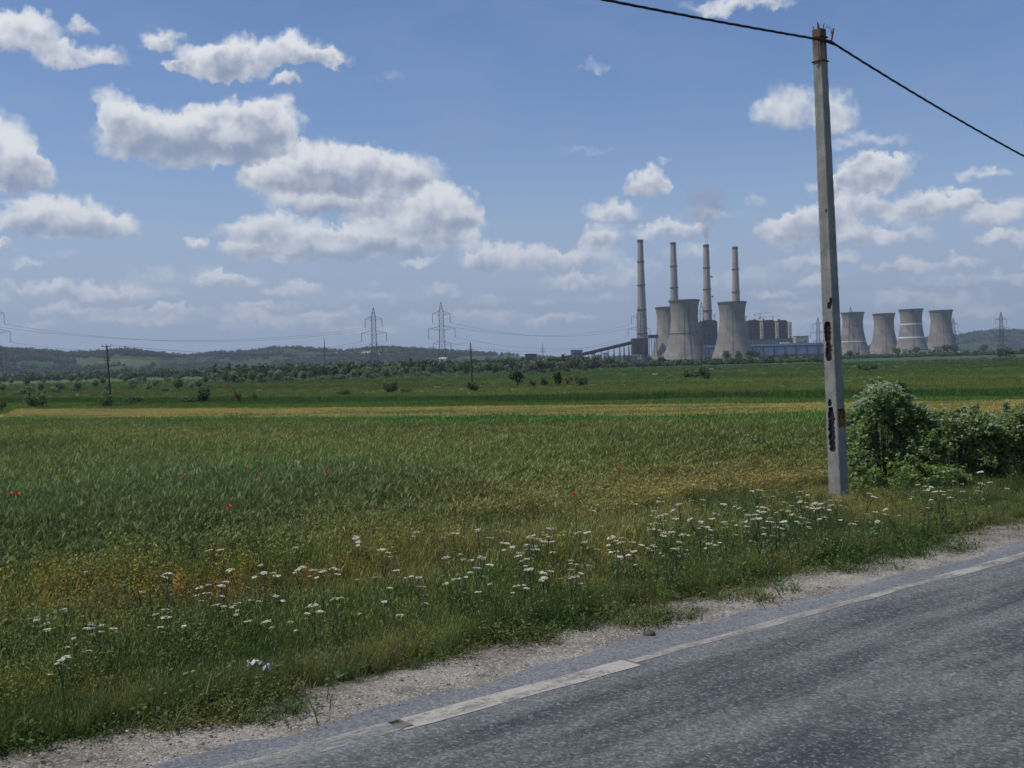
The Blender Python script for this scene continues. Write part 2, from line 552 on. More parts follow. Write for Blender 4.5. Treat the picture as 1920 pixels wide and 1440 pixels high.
def build_ground():
    na = 360
    rr = [0.0] + [1.2 * 1.028 ** i for i in range(330) if 1.2 * 1.028 ** i < 9800] + [9800.0]
    a = np.linspace(0, 2 * math.pi, na, endpoint=False)
    r = np.array(rr[1:])
    X = np.outer(r, np.sin(a)); Y = np.outer(r, np.cos(a))
    x = np.concatenate([[0.0], X.ravel()]); y = np.concatenate([[0.0], Y.ravel()])
    z = ground_z(x, y)
    d = dist_d(x, y)
    z = np.where(d < 6.9, z - 0.0, z)
    cols = np.ones((len(x), 4)); cols[:, :3] = band_colour(x, y)
    soil = np.array(srgb(98, 92, 66)[:3])
    w = ((1 - sstep(d, 11.4, 12.6)) * 0.85)[:, None]
    cols[:, :3] = cols[:, :3] * (1 - w) + soil * w
    n = len(r)
    quads = []
    idx = lambda i, k: 1 + i * na + k % na
    I, K = np.meshgrid(np.arange(n - 1), np.arange(na), indexing='ij')
    q = np.stack([1 + I * na + K, 1 + (I + 1) * na + K, 1 + (I + 1) * na + (K + 1) % na, 1 + I * na + (K + 1) % na], -1).reshape(-1, 4)
    me = np_mesh('ground', np.stack([x, y, z], -1), q[:, ::-1], ground_material(), smooth=True, cols=cols)
    o = link_mesh('ground', me)
    tag(o, kind='structure')


def strip_sheet(name, d0, d1, z, mat, s0=-60, s1=90, ds=0.25, nd=6, jag0=0.0, jag1=0.0, seed=1, kind='structure'):
    """a thin sheet lying along the road between two distances from it; jag = how ragged each border is"""
    s = np.arange(s0, s1 + ds, ds)
    t = np.linspace(0, 1, nd)
    e0 = d0 + jag0 * (fbm(s * 0.7, s * 0 + 3.3, seed) + 0.7 * vnoise(s * 3.1, s * 0, seed + 5))
    e1 = d1 + jag1 * (fbm(s * 0.5, s * 0 + 9.1, seed + 2) + 0.7 * vnoise(s * 2.7, s * 0, seed + 6))
    D = e0[:, None] * (1 - t) + e1[:, None] * t
    S = np.repeat(s[:, None], nd, 1)
    x = UD[0] * S + ND[0] * D; y = UD[1] * S + ND[1] * D
    v = np.stack([x.ravel(), y.ravel(), np.full(x.size, z)], -1)
    I, K = np.meshgrid(np.arange(len(s) - 1), np.arange(nd - 1), indexing='ij')
    a = (I * nd + K).ravel()
    q = np.stack([a, a + nd, a + nd + 1, a + 1], -1)
    o = link_mesh(name, np_mesh(name, v, q, mat, smooth=True))
    if kind: tag(o, kind=kind)
    return o


def road_coords(N):
    g = N.new('ShaderNodeNewGeometry')
    p = g.outputs['Position']
    s = N.vec('DOT_PRODUCT', p, (UD[0], UD[1], 0), out=1)
    d = N.vec('DOT_PRODUCT', p, (ND[0], ND[1], 0), out=1)
    return p, s, d


def asphalt_material():
    m, N, out = material('worn_asphalt')
    p, s, d = road_coords(N)
    cb = N.new('ShaderNodeCombineXYZ')
    N.link(N.math('MULTIPLY', s, 0.16), cb.inputs[0]); N.link(d, cb.inputs[1])
    bands = N.noise(cb.outputs[0], 1.9, 4, 0.62)
    patch = N.noise(p, 0.8, 5, 0.65)
    f = N.step(N.math('ADD', N.math('MULTIPLY', bands, 0.80), N.math('MULTIPLY', patch, 0.20)), 0.33, 0.67)
    c = N.mix(f, srgb(66, 68, 69), srgb(132, 133, 127))
    grain = N.noise(p, 26.0, 3, 0.75)
    c = N.mix(N.step(grain, .35, .62, .42, 0), c, srgb(54, 54, 60))
    c = N.mix(N.step(grain, .52, .72, 0, .32), c, srgb(164, 162, 156))
    edge = N.step(d, 5.75, 6.3)
    c = N.mix(N.math('MULTIPLY', edge, 0.5), c, srgb(150, 150, 150))
    vo = N.new('ShaderNodeTexVoronoi', feature='F1'); vo.inputs['Scale'].default_value = 52.0
    N.link(p, vo.inputs['Vector'])
    sc_ = N.new('ShaderNodeSeparateColor'); N.link(vo.outputs['Color'], sc_.inputs[0])
    c = N.mix(N.math('MULTIPLY', N.step(sc_.outputs[0], 0.74, 1.0), 0.34), c, srgb(182, 180, 174))
    c = N.mix(N.math('MULTIPLY', N.step(sc_.outputs[1], 0.45, 0.95), 0.42), c, srgb(48, 48, 53))
    s_ = N.new('ShaderNodeBsdfPrincipled')
    N.link(c, s_.inputs['Base Color'])
    s_.inputs['Roughness'].default_value = 0.72
    s_.inputs['Specular IOR Level'].default_value = 0.35
    bn = N.new('ShaderNodeBump'); bn.inputs['Distance'].default_value = 0.012; bn.inputs['Strength'].default_value = 0.9
    N.link(N.noise(p, 60, 4, 0.7), bn.inputs['Height'])
    N.link(bn.outputs[0], s_.inputs['Normal'])
    N.link(s_.outputs[0], out.inputs[0])
    return m


def gravel_material():
    m, N, out = material('shoulder_gravel')
    p, s, d = road_coords(N)
    f = N.step(N.noise(p, 1.6, 7, 0.7), 0.32, 0.68)
    c = N.mix(f, srgb(112, 105, 95), srgb(166, 158, 145))
    vo = N.new('ShaderNodeTexVoronoi', feature='F1'); vo.inputs['Scale'].default_value = 58.0
    N.link(p, vo.inputs['Vector'])
    sc_ = N.new('ShaderNodeSeparateColor'); N.link(vo.outputs['Color'], sc_.inputs[0])
    c = N.mix(N.math('MULTIPLY', N.step(sc_.outputs[0], 0.7, 0.95), 0.5), c, srgb(206, 202, 192))
    c = N.mix(N.math('MULTIPLY', N.step(sc_.outputs[1], 0.65, 0.95), 0.5), c, srgb(84, 80, 72))
    dirt = N.step(N.math('ADD', d, N.math('MULTIPLY', N.noise(p, 1.2, 5, 0.6), 1.2)), 7.5, 8.4)
    c = N.mix(N.math('MULTIPLY', dirt, 0.75), c, srgb(92, 86, 64))
    s_ = N.new('ShaderNodeBsdfPrincipled')
    N.link(c, s_.inputs['Base Color'])
    s_.inputs['Roughness'].default_value = 0.95
    s_.inputs['Specular IOR Level'].default_value = 0.1
    bn = N.new('ShaderNodeBump'); bn.inputs['Distance'].default_value = 0.03; bn.inputs['Strength'].default_value = 1.0
    N.link(N.math('ADD', N.noise(p, 9, 6, 0.7), N.math('MULTIPLY', vo.outputs['Distance'], -0.25)), bn.inputs['Height'])
    N.link(bn.outputs[0], s_.inputs['Normal'])
    N.link(s_.outputs[0], out.inputs[0])
    return m


def paint_material(name, lo, hi):
    """worn road paint: where it has flaked off the asphalt below shows through"""
    m, N, out = material(name)
    p, s, d = road_coords(N)
    cb = N.new('ShaderNodeCombineXYZ')
    N.link(N.math('MULTIPLY', s, 0.35), cb.inputs[0]); N.link(d, cb.inputs[1])
    wear = N.math('ADD', N.math('MULTIPLY', N.noise(cb.outputs[0], 5.0, 6, 0.7), 0.6), N.math('MULTIPLY', N.noise(p, 30, 4, 0.7), 0.4))
    f = N.step(wear, lo, hi)
    c = N.mix(N.noise(p, 12, 5, 0.6), srgb(158, 152, 139), srgb(194, 187, 170))
    s_ = N.new('ShaderNodeBsdfPrincipled')
    N.link(c, s_.inputs['Base Color']); s_.inputs['Roughness'].default_value = 0.8
    tr = N.new('ShaderNodeBsdfTransparent')
    mx = N.new('ShaderNodeMixShader')
    N.link(f, mx.inputs[0]); N.link(tr.outputs[0], mx.inputs[1]); N.link(s_.outputs[0], mx.inputs[2])
    N.link(mx.outputs[0], out.inputs[0])
    return m


build_ground()
strip_sheet('gravel_shoulder', 6.1, 7.75, 0.006, gravel_material(), jag1=0.34, nd=10, seed=4)
strip_sheet('road', -1.6, 6.56, 0.012, asphalt_material(), jag1=0.12, nd=8, seed=8)
strip_sheet('road_marking', 6.02, 6.24, 0.016, paint_material('bright_road_paint', 0.33, 0.54), s0=3.9, s1=6.1, ds=0.1, nd=3, jag0=0.012, jag1=0.015, seed=12)
strip_sheet('road_marking', 6.05, 6.23, 0.016, paint_material('faded_road_paint', 0.38, 0.64), s0=-40, s1=3.88, ds=0.2, nd=3, jag0=0.02, jag1=0.03, seed=13)
strip_sheet('road_marking', 6.10, 6.21, 0.016, paint_material('thin_road_paint', 0.32, 0.64), s0=6.12, s1=10.7, ds=0.1, nd=3, jag0=0.035, jag1=0.035, seed=14)
strip_sheet('road_marking', 6.06, 6.24, 0.016, paint_material('dusty_road_paint', 0.31, 0.62), s0=10.72, s1=60, ds=0.2, nd=3, jag0=0.02, jag1=0.02, seed=15)

RIDGE = [(-900, 640), (-400, 650), (-200, 655), (0, 655), (60, 656), (130, 660), (190, 659), (240, 655), (290, 661), (345, 667), (380, 663), (420, 659), (480, 657), (515, 651), (560, 650),
         (610, 654), (650, 657), (690, 652), (730, 650), (790, 654), (840, 657), (880, 659), (960, 663), (1010, 668), (1060, 671), (1200, 668), (1400, 665), (1560, 656), (1620, 650),
         (1700, 640), (1745, 632), (1800, 628), (1830, 622), (1860, 619), (1900, 618), (1960, 622), (2100, 625), (2400, 630), (2900, 610)]


def ridge_far(px):
    return np.interp(px, [-900, 300, 380, 1000, 1300, 1900, 2900], [3700, 3700, 4600, 4800, 5600, 6700, 6700])


def hill_height(px, t):
    """height of the hills on bearing px, at t = distance divided by the distance of the ridge"""
    py = np.interp(px, [q[0] for q in RIDGE], [q[1] for q in RIDGE])
    dr = ridge_far(px)
    hor = 720 - FPX * math.tan(PITCH) - (px - 960) * math.tan(ROLL)
    top = EYE.z + (hor - py) / FPX * dr
    up = sstep(t, 0.66, 1.0) ** 0.9
    z = -5 + (top + 5) * np.where(t < 1, up, 1 - 0.5 * sstep(t, 1.0, 1.35))
    spur = np.clip(fbm(px / 130.0, t * 5.0, 31) * 1.6, -1, 1)
    return z + (top + 5) * 0.22 * spur * sstep(t, 0.62, 0.8) * (1 - sstep(t, 0.86, 0.98)) - 4 * (t < 0.64)


def hill_xyz(px, t):
    dist = ridge_far(px) * t
    x = (px - 960) / FPX * dist
    return x, dist, hill_height(px, t) - 9.0


def build_hills():
    px = np.arange(-900, 2901, 5.0)
    t = np.concatenate([np.linspace(0.6, 1.03, 66), np.linspace(1.05, 1.25, 9)])
    PX, T = np.meshgrid(px, t, indexing='ij')
    x, y, z = hill_xyz(PX, T)
    z = z + 3.0 * fbm(x / 60, y / 60, 5) * sstep(T, 0.66, 0.75)
    qx, qy = project(x, y, z)
    n1 = fbm(x / 160, y / 220, 21)
    cols = np.ones(x.shape + (4,))
    forest, meadow, pale = (np.array(srgb(*c)[:3]) for c in ((58, 80, 54), (92, 110, 66), (190, 176, 150)))
    w = sstep(n1, 0.12, 0.3) * 0.35 * sstep(-T, -0.9, -0.7) * (PX < 1000)
    w = np.maximum(w, np.exp(-(((qx - 245) / 120) ** 2 + ((qy - 679) / 8) ** 2)) * 1.25 * sstep(fbm(x / 70, y / 120, 8), -0.45, 0.0))
    w = np.maximum(w, np.exp(-(((qx - 130) / 40) ** 2 + ((qy - 672) / 4) ** 2)) * 0.9)
    w = np.maximum(w, np.exp(-(((qx - 930) / 70) ** 2 + ((qy - 671) / 4) ** 2)) * 0.9)
    cols[..., :3] = forest + (meadow - forest) * np.clip(w, 0, 1)[..., None]
    rock = np.zeros(x.shape)
    for (cx, cy, sx, sy) in ((688, 662, 16, 4.5), (660, 661, 10, 2.5), (630, 664, 7, 2.5), (700, 665, 9, 3)):
        rock = np.maximum(rock, np.exp(-(((qx - cx) / sx) ** 2 + ((qy - cy) / sy) ** 2)) * 1.4)
    rock = np.clip(rock * sstep(fbm(x / 30, y / 50, 17), -0.35, 0.15), 0, 1)
    cols[..., :3] += (pale - cols[..., :3]) * rock[..., None]
    n, k = x.shape
    I, K = np.meshgrid(np.arange(n - 1), np.arange(k - 1), indexing='ij')
    a = (I * k + K).ravel()
    q = np.stack([a, a + k, a + k + 1, a + 1], -1)
    m, N, out = material('wooded_hillside')
    c = N.new('ShaderNodeAttribute', attribute_type='GEOMETRY', attribute_name='tint').outputs['Color']
    p = N.new('ShaderNodeNewGeometry').outputs['Position']
    c = N.mix(N.step(N.noise(p, 0.03, 8, 0.72), 0.32, 0.68, 0.0, 0.55), c, srgb(44, 62, 44))
    s = N.new('ShaderNodeBsdfDiffuse'); N.link(c, s.inputs[0])
    N.link(s.outputs[0], out.inputs[0])
    o = link_mesh('hills', np_mesh('hills', np.stack([x.ravel(), y.ravel(), z.ravel()], -1), q[:, ::-1], m, smooth=True, cols=cols.reshape(-1, 4)))
    tag(o, kind='structure')


build_hills()

# ------------------------------------------------------------------ grass, crop and weeds (nobody could count them: kind = stuff)
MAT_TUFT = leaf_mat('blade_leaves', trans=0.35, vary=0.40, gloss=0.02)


def ribbon(base, length, width, lean_dir, lean, droop, face_dir, segs=3):
    """one narrow blade: points and quads"""
    t = np.linspace(0, 1, segs + 1)
    h = length * (t - droop * t ** 2.2 * 0.5)
    off = length * (lean * t + droop * t ** 2) * 0.6
    cx = base[0] + math.cos(lean_dir) * off
    cy = base[1] + math.sin(lean_dir) * off
    w = width * np.array([0.7, 1.0, 0.75, 0.12][:segs + 1] if segs == 3 else [0.8, 1.0, 0.15]) * 0.5
    fx, fy = math.cos(face_dir), math.sin(face_dir)
    L = np.stack([cx - fx * w, cy - fy * w, base[2] + h], -1)
    Rr = np.stack([cx + fx * w, cy + fy * w, base[2] + h], -1)
    v = np.stack([L, Rr], 1).reshape(-1, 3)
    q = np.array([[2 * i, 2 * i + 1, 2 * i + 3, 2 * i + 2] for i in range(segs)])
    return v, q, (cx[-1], cy[-1], base[2] + h[-1])


def leaf_quads(centres, size, up=0.4, aspect=0.55, r=rng):
    """loose leaves: one bent rhomb each"""
    n = len(centres)
    nrm = r.normal(size=(n, 3)); nrm[:, 2] = np.abs(nrm[:, 2]) + up
    nrm /= np.linalg.norm(nrm, axis=1)[:, None]
    a = np.cross(nrm, r.normal(size=(n, 3))); a /= np.linalg.norm(a, axis=1)[:, None]
    b = np.cross(nrm, a)
    s = (size * r.uniform(0.6, 1.3, n))[:, None]
    v = np.stack([centres - a * s, centres - b * s * aspect + nrm * s * 0.12, centres + a * s, centres + b * s * aspect + nrm * s * 0.12], 1).reshape(-1, 3)
    q = np.arange(4 * n).reshape(n, 4)
    return v, q


class Tuft:
    def __init__(self):
        self.v, self.q, self.s, self.n = [], [], [], 0

    def put(self, v, q, shade):
        self.v.append(v); self.q.append(q + self.n); self.n += len(v)
        self.s.append(np.broadcast_to(shade, (len(v),)).astype(float))

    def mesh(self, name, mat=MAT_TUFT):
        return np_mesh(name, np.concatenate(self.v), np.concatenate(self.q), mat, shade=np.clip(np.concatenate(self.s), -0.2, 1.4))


def grass_tuft(name, n, rad, h0, h1, w, lean, droop, heads=0):
    t = Tuft()
    for i in range(n):
        a, r = rnd.uniform(0, 2 * math.pi), rad * math.sqrt(rnd.random())
        v, q, tip = ribbon((r * math.cos(a), r * math.sin(a), -0.02), rnd.uniform(h0, h1), w * rnd.uniform(.6, 1.3), rnd.uniform(0, 6.28), lean * rnd.random(), droop * rnd.random(), rnd.uniform(0, 6.28))
        s = rnd.random()
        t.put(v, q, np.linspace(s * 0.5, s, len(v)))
        if rnd.random() < heads:
            v, q, _ = ribbon((tip[0], tip[1], tip[2] - 0.02), rnd.uniform(.06, .12), w * 1.3, rnd.uniform(0, 6.28), .3, .4, rnd.uniform(0, 6.28), 2)
            t.put(v, q, 1.15)
    return t.mesh(name)


def wheat_tuft(name, n, rad, h):
    t = Tuft()
    wf = 1.0 if n < 30 else 1.1
    for i in range(n):
        a, r = rnd.uniform(0, 6.28), rad * math.sqrt(rnd.random())
        b = (r * math.cos(a), r * math.sin(a), -0.02)
        ld = rnd.uniform(0, 6.28)
        v, q, tip = ribbon(b, h * rnd.uniform(.85, 1.08), .010 * wf, ld, .12 * rnd.random(), 0.03, rnd.uniform(0, 6.28), 2)
        s = rnd.random()
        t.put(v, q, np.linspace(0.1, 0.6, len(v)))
        for k in range(3):
            z = h * rnd.uniform(.2, .7)
            v, q, _ = ribbon((b[0], b[1], z), h * rnd.uniform(.28, .42), .014 * wf, rnd.uniform(0, 6.28), .5, rnd.uniform(.4, 1.0), rnd.uniform(0, 6.28), 3)
            t.put(v, q, s * 0.9)
        v, q, _ = ribbon(tip, rnd.uniform(.07, .11), .015 * wf, ld, .5, .5, rnd.uniform(0, 6.28), 2)
        t.put(v, q, 0.65 + 0.35 * rnd.random())
    return t.mesh(name)


def weed_tuft(name, n, rad, h, leaf):
    """stems with many small leaves"""
    t = Tuft()
    for i in range(n):
        a, r = rnd.uniform(0, 6.28), rad * math.sqrt(rnd.random())
        b = (r * math.cos(a), r * math.sin(a), -0.02)
        ld, hh = rnd.uniform(0, 6.28), h * rnd.uniform(.6, 1.1)
        v, q, tip = ribbon(b, hh, .012, ld, .3 * rnd.random(), .1, rnd.uniform(0, 6.28), 2)
        t.put(v, q, .25)
        k = int(22 * hh / h)
        f = rng.uniform(.1, 1, k)
        c = np.stack([b[0] + (tip[0] - b[0]) * f, b[1] + (tip[1] - b[1]) * f, hh * f], -1) + rng.normal(0, .045, (k, 3)) * (1.2 - 0.6 * f[:, None])
        v, q = leaf_quads(c, leaf)
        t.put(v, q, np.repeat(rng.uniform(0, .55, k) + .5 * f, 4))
    return t.mesh(name)


def low_clump(name, n, rad, h, leaf):
    t = Tuft()
    c = rng.normal(0, 1, (n, 3)); c[:, :2] *= rad * .55; c[:, 2] = np.abs(c[:, 2]) * h * .5
    v, q = leaf_quads(c, leaf, up=1.0)
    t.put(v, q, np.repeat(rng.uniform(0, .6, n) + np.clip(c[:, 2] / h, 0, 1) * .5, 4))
    for i in range(n // 4 if n > 12 else 0):
        v, q, _ = ribbon((rnd.gauss(0, rad * .5), rnd.gauss(0, rad * .5), -.01), rnd.uniform(.5, 1.2) * h * 1.6, .007, rnd.uniform(0, 6.28), .5, .6, rnd.uniform(0, 6.28), 2)
        t.put(v, q, rnd.random())
    return t.mesh(name)


def scatter(name, label, cat, variants, xyz, rot, scl, pick, tint):
    """one object of kind stuff: a cloud of points, each carrying one of the small plants"""
    me = bpy.data.meshes.new(name)
    n = len(xyz)
    me.vertices.add(n)
    me.vertices.foreach_set('co', np.asarray(xyz, np.float32).ravel())
    r3 = np.asarray(rot, np.float32)
    s3 = np.asarray(scl, np.float32)
    if s3.ndim == 1: s3 = np.repeat(s3[:, None], 3, 1)
    me.attributes.new('turn', 'FLOAT_VECTOR', 'POINT').data.foreach_set('vector', r3.ravel())
    me.attributes.new('size', 'FLOAT_VECTOR', 'POINT').data.foreach_set('vector', s3.ravel())
    me.attributes.new('pick', 'INT', 'POINT').data.foreach_set('value', np.asarray(pick, np.int32))
    c4 = np.ones((n, 4), np.float32); c4[:, :3] = tint
    me.attributes.new('tint', 'FLOAT_COLOR', 'POINT').data.foreach_set('color', c4.ravel())
    o = link_mesh(name, me)
    src = bpy.data.collections.new(name + ' plants')
    for i, vm in enumerate(variants):
        so = bpy.data.objects.new('%s plant %02d' % (name, i), vm)
        src.objects.link(so)
    ng = bpy.data.node_groups.new(name + ' growth', 'GeometryNodeTree')
    ng.interface.new_socket('Geometry', in_out='INPUT', socket_type='NodeSocketGeometry')
    ng.interface.new_socket('Geometry', in_out='OUTPUT', socket_type='NodeSocketGeometry')
    nd = ng.nodes
    gi, go = nd.new('NodeGroupInput'), nd.new('NodeGroupOutput')
    ci = nd.new('GeometryNodeCollectionInfo')
    ci.inputs['Collection'].default_value = src
    ci.inputs['Separate Children'].default_value = True
    ci.inputs['Reset Children'].default_value = True
    iop = nd.new('GeometryNodeInstanceOnPoints')
    iop.inputs['Pick Instance'].default_value = True

    def attr(nm, dt):
        a = nd.new('GeometryNodeInputNamedAttribute'); a.data_type = dt
        a.inputs['Name'].default_value = nm
        return a.outputs['Attribute']
    L = ng.links.new
    L(gi.outputs[0], iop.inputs['Points']); L(ci.outputs[0], iop.inputs['Instance'])
    L(attr('pick', 'INT'), iop.inputs['Instance Index'])
    e2r = nd.new('FunctionNodeEulerToRotation')
    L(attr('turn', 'FLOAT_VECTOR'), e2r.inputs[0]); L(e2r.outputs[0], iop.inputs['Rotation'])
    L(attr('size', 'FLOAT_VECTOR'), iop.inputs['Scale'])
    L(iop.outputs[0], go.inputs[0])
    mod = o.modifiers.new('growth', 'NODES'); mod.node_group = ng
    return tag(o, label, cat, kind='stuff')


def area_points(n, y0, y1, keep, px0=-800, px1=2700, power=1.0):
    """points in a wedge wider than the view, denser near by; keep(x, y) returns a probability"""
    n = int(n * 1.56)
    u = rng.random(n)
    y = (y0 ** (1 - power) + u * (y1 ** (1 - power) - y0 ** (1 - power))) ** (1 / (1 - power)) if power != 1.0 else y0 * (y1 / y0) ** u
    x = (rng.uniform(px0, px1, n) - 960) / FPX * y
    k = rng.random(n) < keep(x, y)
    return x[k], y[k]


def jitter(col, amount=0.18, hue=0.06):
    n = len(col)
    f = np.exp(rng.normal(0, amount, (n, 1)))
    h = np.exp(rng.normal(0, hue, (n, 3)))
    return np.clip(col * f * h, 0.002, 0.95)


def grow(name, label, cat, variants, x, y, size, tint, tilt=0.12, sink=0.0, pick=None):
    n = len(x)
    z = ground_z(x, y) - sink
    rot = np.stack([rng.normal(0, tilt, n), rng.normal(0, tilt, n), rng.uniform(0, 6.28, n)], -1)
    return scatter(name, label, cat, variants, np.stack([x, y, z], -1), rot, size, rng.integers(0, len(variants), n) if pick is None else pick, tint)


def C3(*c): return np.array(srgb(*c)[:3])


def blend(base, col, w):
    return base + (np.asarray(col) - base) * np.clip(w, 0, 1)[..., None]


def spot(x, y, px, py, sx, sy):
    """a soft patch of ground about the place seen at a pixel, in metres"""
    g = gpt(px, py, .4)
    s = (dist_s(x, y) - dist_s(g.x, g.y)) / sx
    d = (dist_d(x, y) - dist_d(g.x, g.y)) / sy
    return np.exp(-(s * s + d * d))


# the verge between gravel and crop
x, y = area_points(150000, 5.0, 60.0, lambda x, y: sstep(dist_d(x, y) + 0.35 * fbm(x * .8, y * .8, 41), 7.35, 7.9) * (dist_d(x, y) < 12.6) * 0.9, power=1.35)
d = dist_d(x, y)
g1, g2, g3 = C3(94, 112, 62), C3(74, 100, 56), C3(158, 144, 94)
t = blend(np.tile(g1, (len(x), 1)), g2, sstep(fbm(x * .5, y * .5, 3), -.2, .3))
t = blend(t, g3, sstep(fbm(x * .9, y * .9, 5), -.1, .4) * .38)
dry = np.maximum(spot(x, y, 1400, 915, 5.5, 0.9), spot(x, y, 1560, 900, 3, 1.0) * .9)
rust = np.maximum(spot(x, y, 640, 1060, 2.3, 0.7), spot(x, y, 560, 1078, 1.6, .6))
yel = np.maximum(spot(x, y, 300, 1080, 1.8, .8), np.maximum(spot(x, y, 1050, 1030, .9, .45) * .9, spot(x, y, 150, 1090, 1.6, .6) * .6))
t = blend(t, C3(172, 158, 106), dry * .7)
t = blend(t, C3(146, 104, 66), rust * .6 * (rng.random(len(x)) < .5))
t = blend(t, C3(150, 134, 54), yel * .6 * (rng.random(len(x)) < .3))
t = blend(t, C3(120, 92, 58), (rng.random(len(x)) < .12) * .6)
t = t * 1.36
lowr = 1 - .45 * sstep(dist_s(x, y), 9.0, 13.5) * sstep(d, 7.6, 8.6)
hgt_ = lowr * (0.28 + 0.30 * sstep(d, 7.5, 9.3)) * (1 + .35 * fbm(x * .7, y * .7, 13)) * (1 - .55 * rust) * (1 - .25 * dry)
grass_v = [grass_tuft('verge grass %d' % i, 40, .15, .28, .72, .0075, .5, .55, .3) for i in range(4)]
grow('verge_grass', 'mixed green and straw coloured grass on the roadside verge', 'grass', grass_v, x, y, hgt_ * np.exp(rng.normal(0, .18, len(x))), jitter(t, .22, .08), .14)

x, y = area_points(36000, 5.0, 55.0, lambda x, y: sstep(dist_d(x, y), 7.7, 8.3) * (dist_d(x, y) < 12.3) * (0.12 + .7 * sstep(fbm(x * .6, y * .6, 77), -.05, .35)), power=1.35)
d = dist_d(x, y)
t = blend(np.tile(C3(80, 98, 54), (len(x), 1)), C3(116, 116, 62), sstep(fbm(x * .8, y * .8, 15), -.1, .4))
yel = np.maximum(spot(x, y, 300, 1080, 1.9, .8), np.maximum(spot(x, y, 1050, 1030, 1.0, .5), spot(x, y, 150, 1090, 1.6, .6) * .6))
rust = np.maximum(spot(x, y, 640, 1060, 2.3, 0.7), spot(x, y, 560, 1078, 1.6, .6))
t = blend(t, C3(172, 146, 60), yel * .8 * (rng.random(len(x)) < .3))
t = blend(t, C3(150, 96, 60), rust * (rng.random(len(x)) < .6))
weeds_v = [weed_tuft('verge weed %d' % i, 12, .12, .6, .015) for i in range(4)]
t = t * 1.34
grow('verge_weeds', 'leafy dark green and yellowing weeds among the roadside grass', 'weeds', weeds_v, x, y,
     (1 - .4 * sstep(dist_s(x, y), 9.0, 13.5)) * (.5 + .3 * sstep(d, 8, 9.5)) * (1 - .5 * rust) * np.exp(rng.normal(0, .2, len(x))), jitter(t, .2, .07), .12)

x, y = area_points(42000, 4.5, 45.0, lambda x, y: sstep(.6 * fbm(x * 1.9, y * 1.9, 51) + .75 * (dist_d(x, y) - 7.35), -.38, .35) * (dist_d(x, y) > 6.7) * (dist_d(x, y) < 8.3), power=1.4)
t = blend(np.tile(C3(74, 100, 48), (len(x), 1)), C3(104, 112, 60), sstep(fbm(x, y, 25), -.1, .3))
low_v = [low_clump('low herb %d' % i, 80, .17, .10, .013) for i in range(3)]
grow('low_herbs', 'low green herbs creeping from the verge onto the gravel', 'weeds', low_v, x, y, np.exp(rng.normal(-.25, .35, len(x))), jitter(t, .2, .08), .1)

# the green crop field up to the strip of ripe corn
M_FAR = 31.0
x, y = area_points(62000, 11.0, 90.0, lambda x, y: sstep(dist_d(x, y) + .5 * fbm(x * .6, y * .6, 61), 11.7, 12.2) * (dist_m(x, y) < M_FAR - 1.5), power=1.15)
m_, d = dist_m(x, y), dist_d(x, y)
t = band_colour(x, y) * 1.34
t = blend(t, C3(96, 116, 72), (1 - sstep(d, 13.0, 17.5)) * .8 * (1 - .5 * sstep(dist_s(x, y), 9.5, 11.5)))
t = blend(t, C3(128, 122, 68), sstep(fbm(x / 9, y / 5, 71), 0.0, .4) * .5 * sstep(d, 15, 20) * .6)
t = blend(t, C3(72, 88, 48), sstep(fbm(x / 14, y / 4, 79), 0.0, .4) * .5)
dry = spot(x, y, 1400, 905, 6.5, 2.2)
t = blend(t, C3(182, 158, 104), dry * .75 * (rng.random(len(x)) < .8))
wheat_v = [wheat_tuft('corn %d' % i, 17, .20, .74) for i in range(4)] + [wheat_tuft('far corn %d' % i, 75, .48, .74) for i in range(3)]
grow('green_crop', 'green unripe cereal crop filling the near field', 'crop', wheat_v, x, y,
     np.stack([np.clip(y / 45, 1, 1.5)] * 2 + [np.ones(len(x)) * (1 + .10 * fbm(x / 6, y / 6, 5)) * (1 - .25 * dry) * np.where(dist_s(x, y) < 10.5, .55 + .50 * sstep(d, 11.5, 14.0), .42 + .58 * sstep(d, 11.4, 16.5))], -1) * np.exp(rng.normal(0, .08, (len(x), 1))), jitter(t, .15, .05), .06,
     pick=np.where(y < rng.normal(30, 4, len(x)), rng.integers(0, 4, len(x)), rng.integers(4, 7, len(x))))

# ripe strip, with the weeds at its near edge
x, y = area_points(60000, 25.0, 140.0, lambda x, y: ((dist_m(x, y) > 30.5) & (dist_m(x, y) < 52.5)) * 1.0 * ((x / y) > -.452 + .02 * fbm(x, y, 4)), power=1.0)
t = blend(np.tile(C3(168, 156, 96), (len(x), 1)), C3(124, 132, 76), sstep(fbm(x / 5, y / 3, 91), -.1, .35))
grow('ripe_corn', 'strip of ripe yellow corn crossing the fields', 'crop', wheat_v, x, y, np.stack([np.full(len(x), 1.3)] * 2 + [np.full(len(x), .95)], -1), jitter(t, .12, .04), .06, pick=rng.integers(4, 7, len(x)))

x, y = area_points(9000, 25.0, 140.0, lambda x, y: ((dist_m(x, y) > 27.5) & (dist_m(x, y) < 37.0)) * (.12 + .88 * sstep(fbm(x / 7, y / 7, 19), -.1, .35)) * ((x / y) > -.3), power=1.0)
t = np.where(((rng.random(len(x)) < .07) & (y > 48))[:, None], C3(158, 158, 140), np.where((rng.random(len(x)) < .45)[:, None], C3(58, 56, 42), C3(78, 104, 50)))
grow('field_weeds', 'tall dark thistles and pale seed heads along the ripe strip', 'weeds', weeds_v, x, y, np.stack([np.full(len(x), .75)] * 2 + [np.clip(rng.normal(1.3, .4, len(x)), .7, 2.1) * np.where(x > 2, .85, 1)], -1), jitter(t, .2, .05), .1)

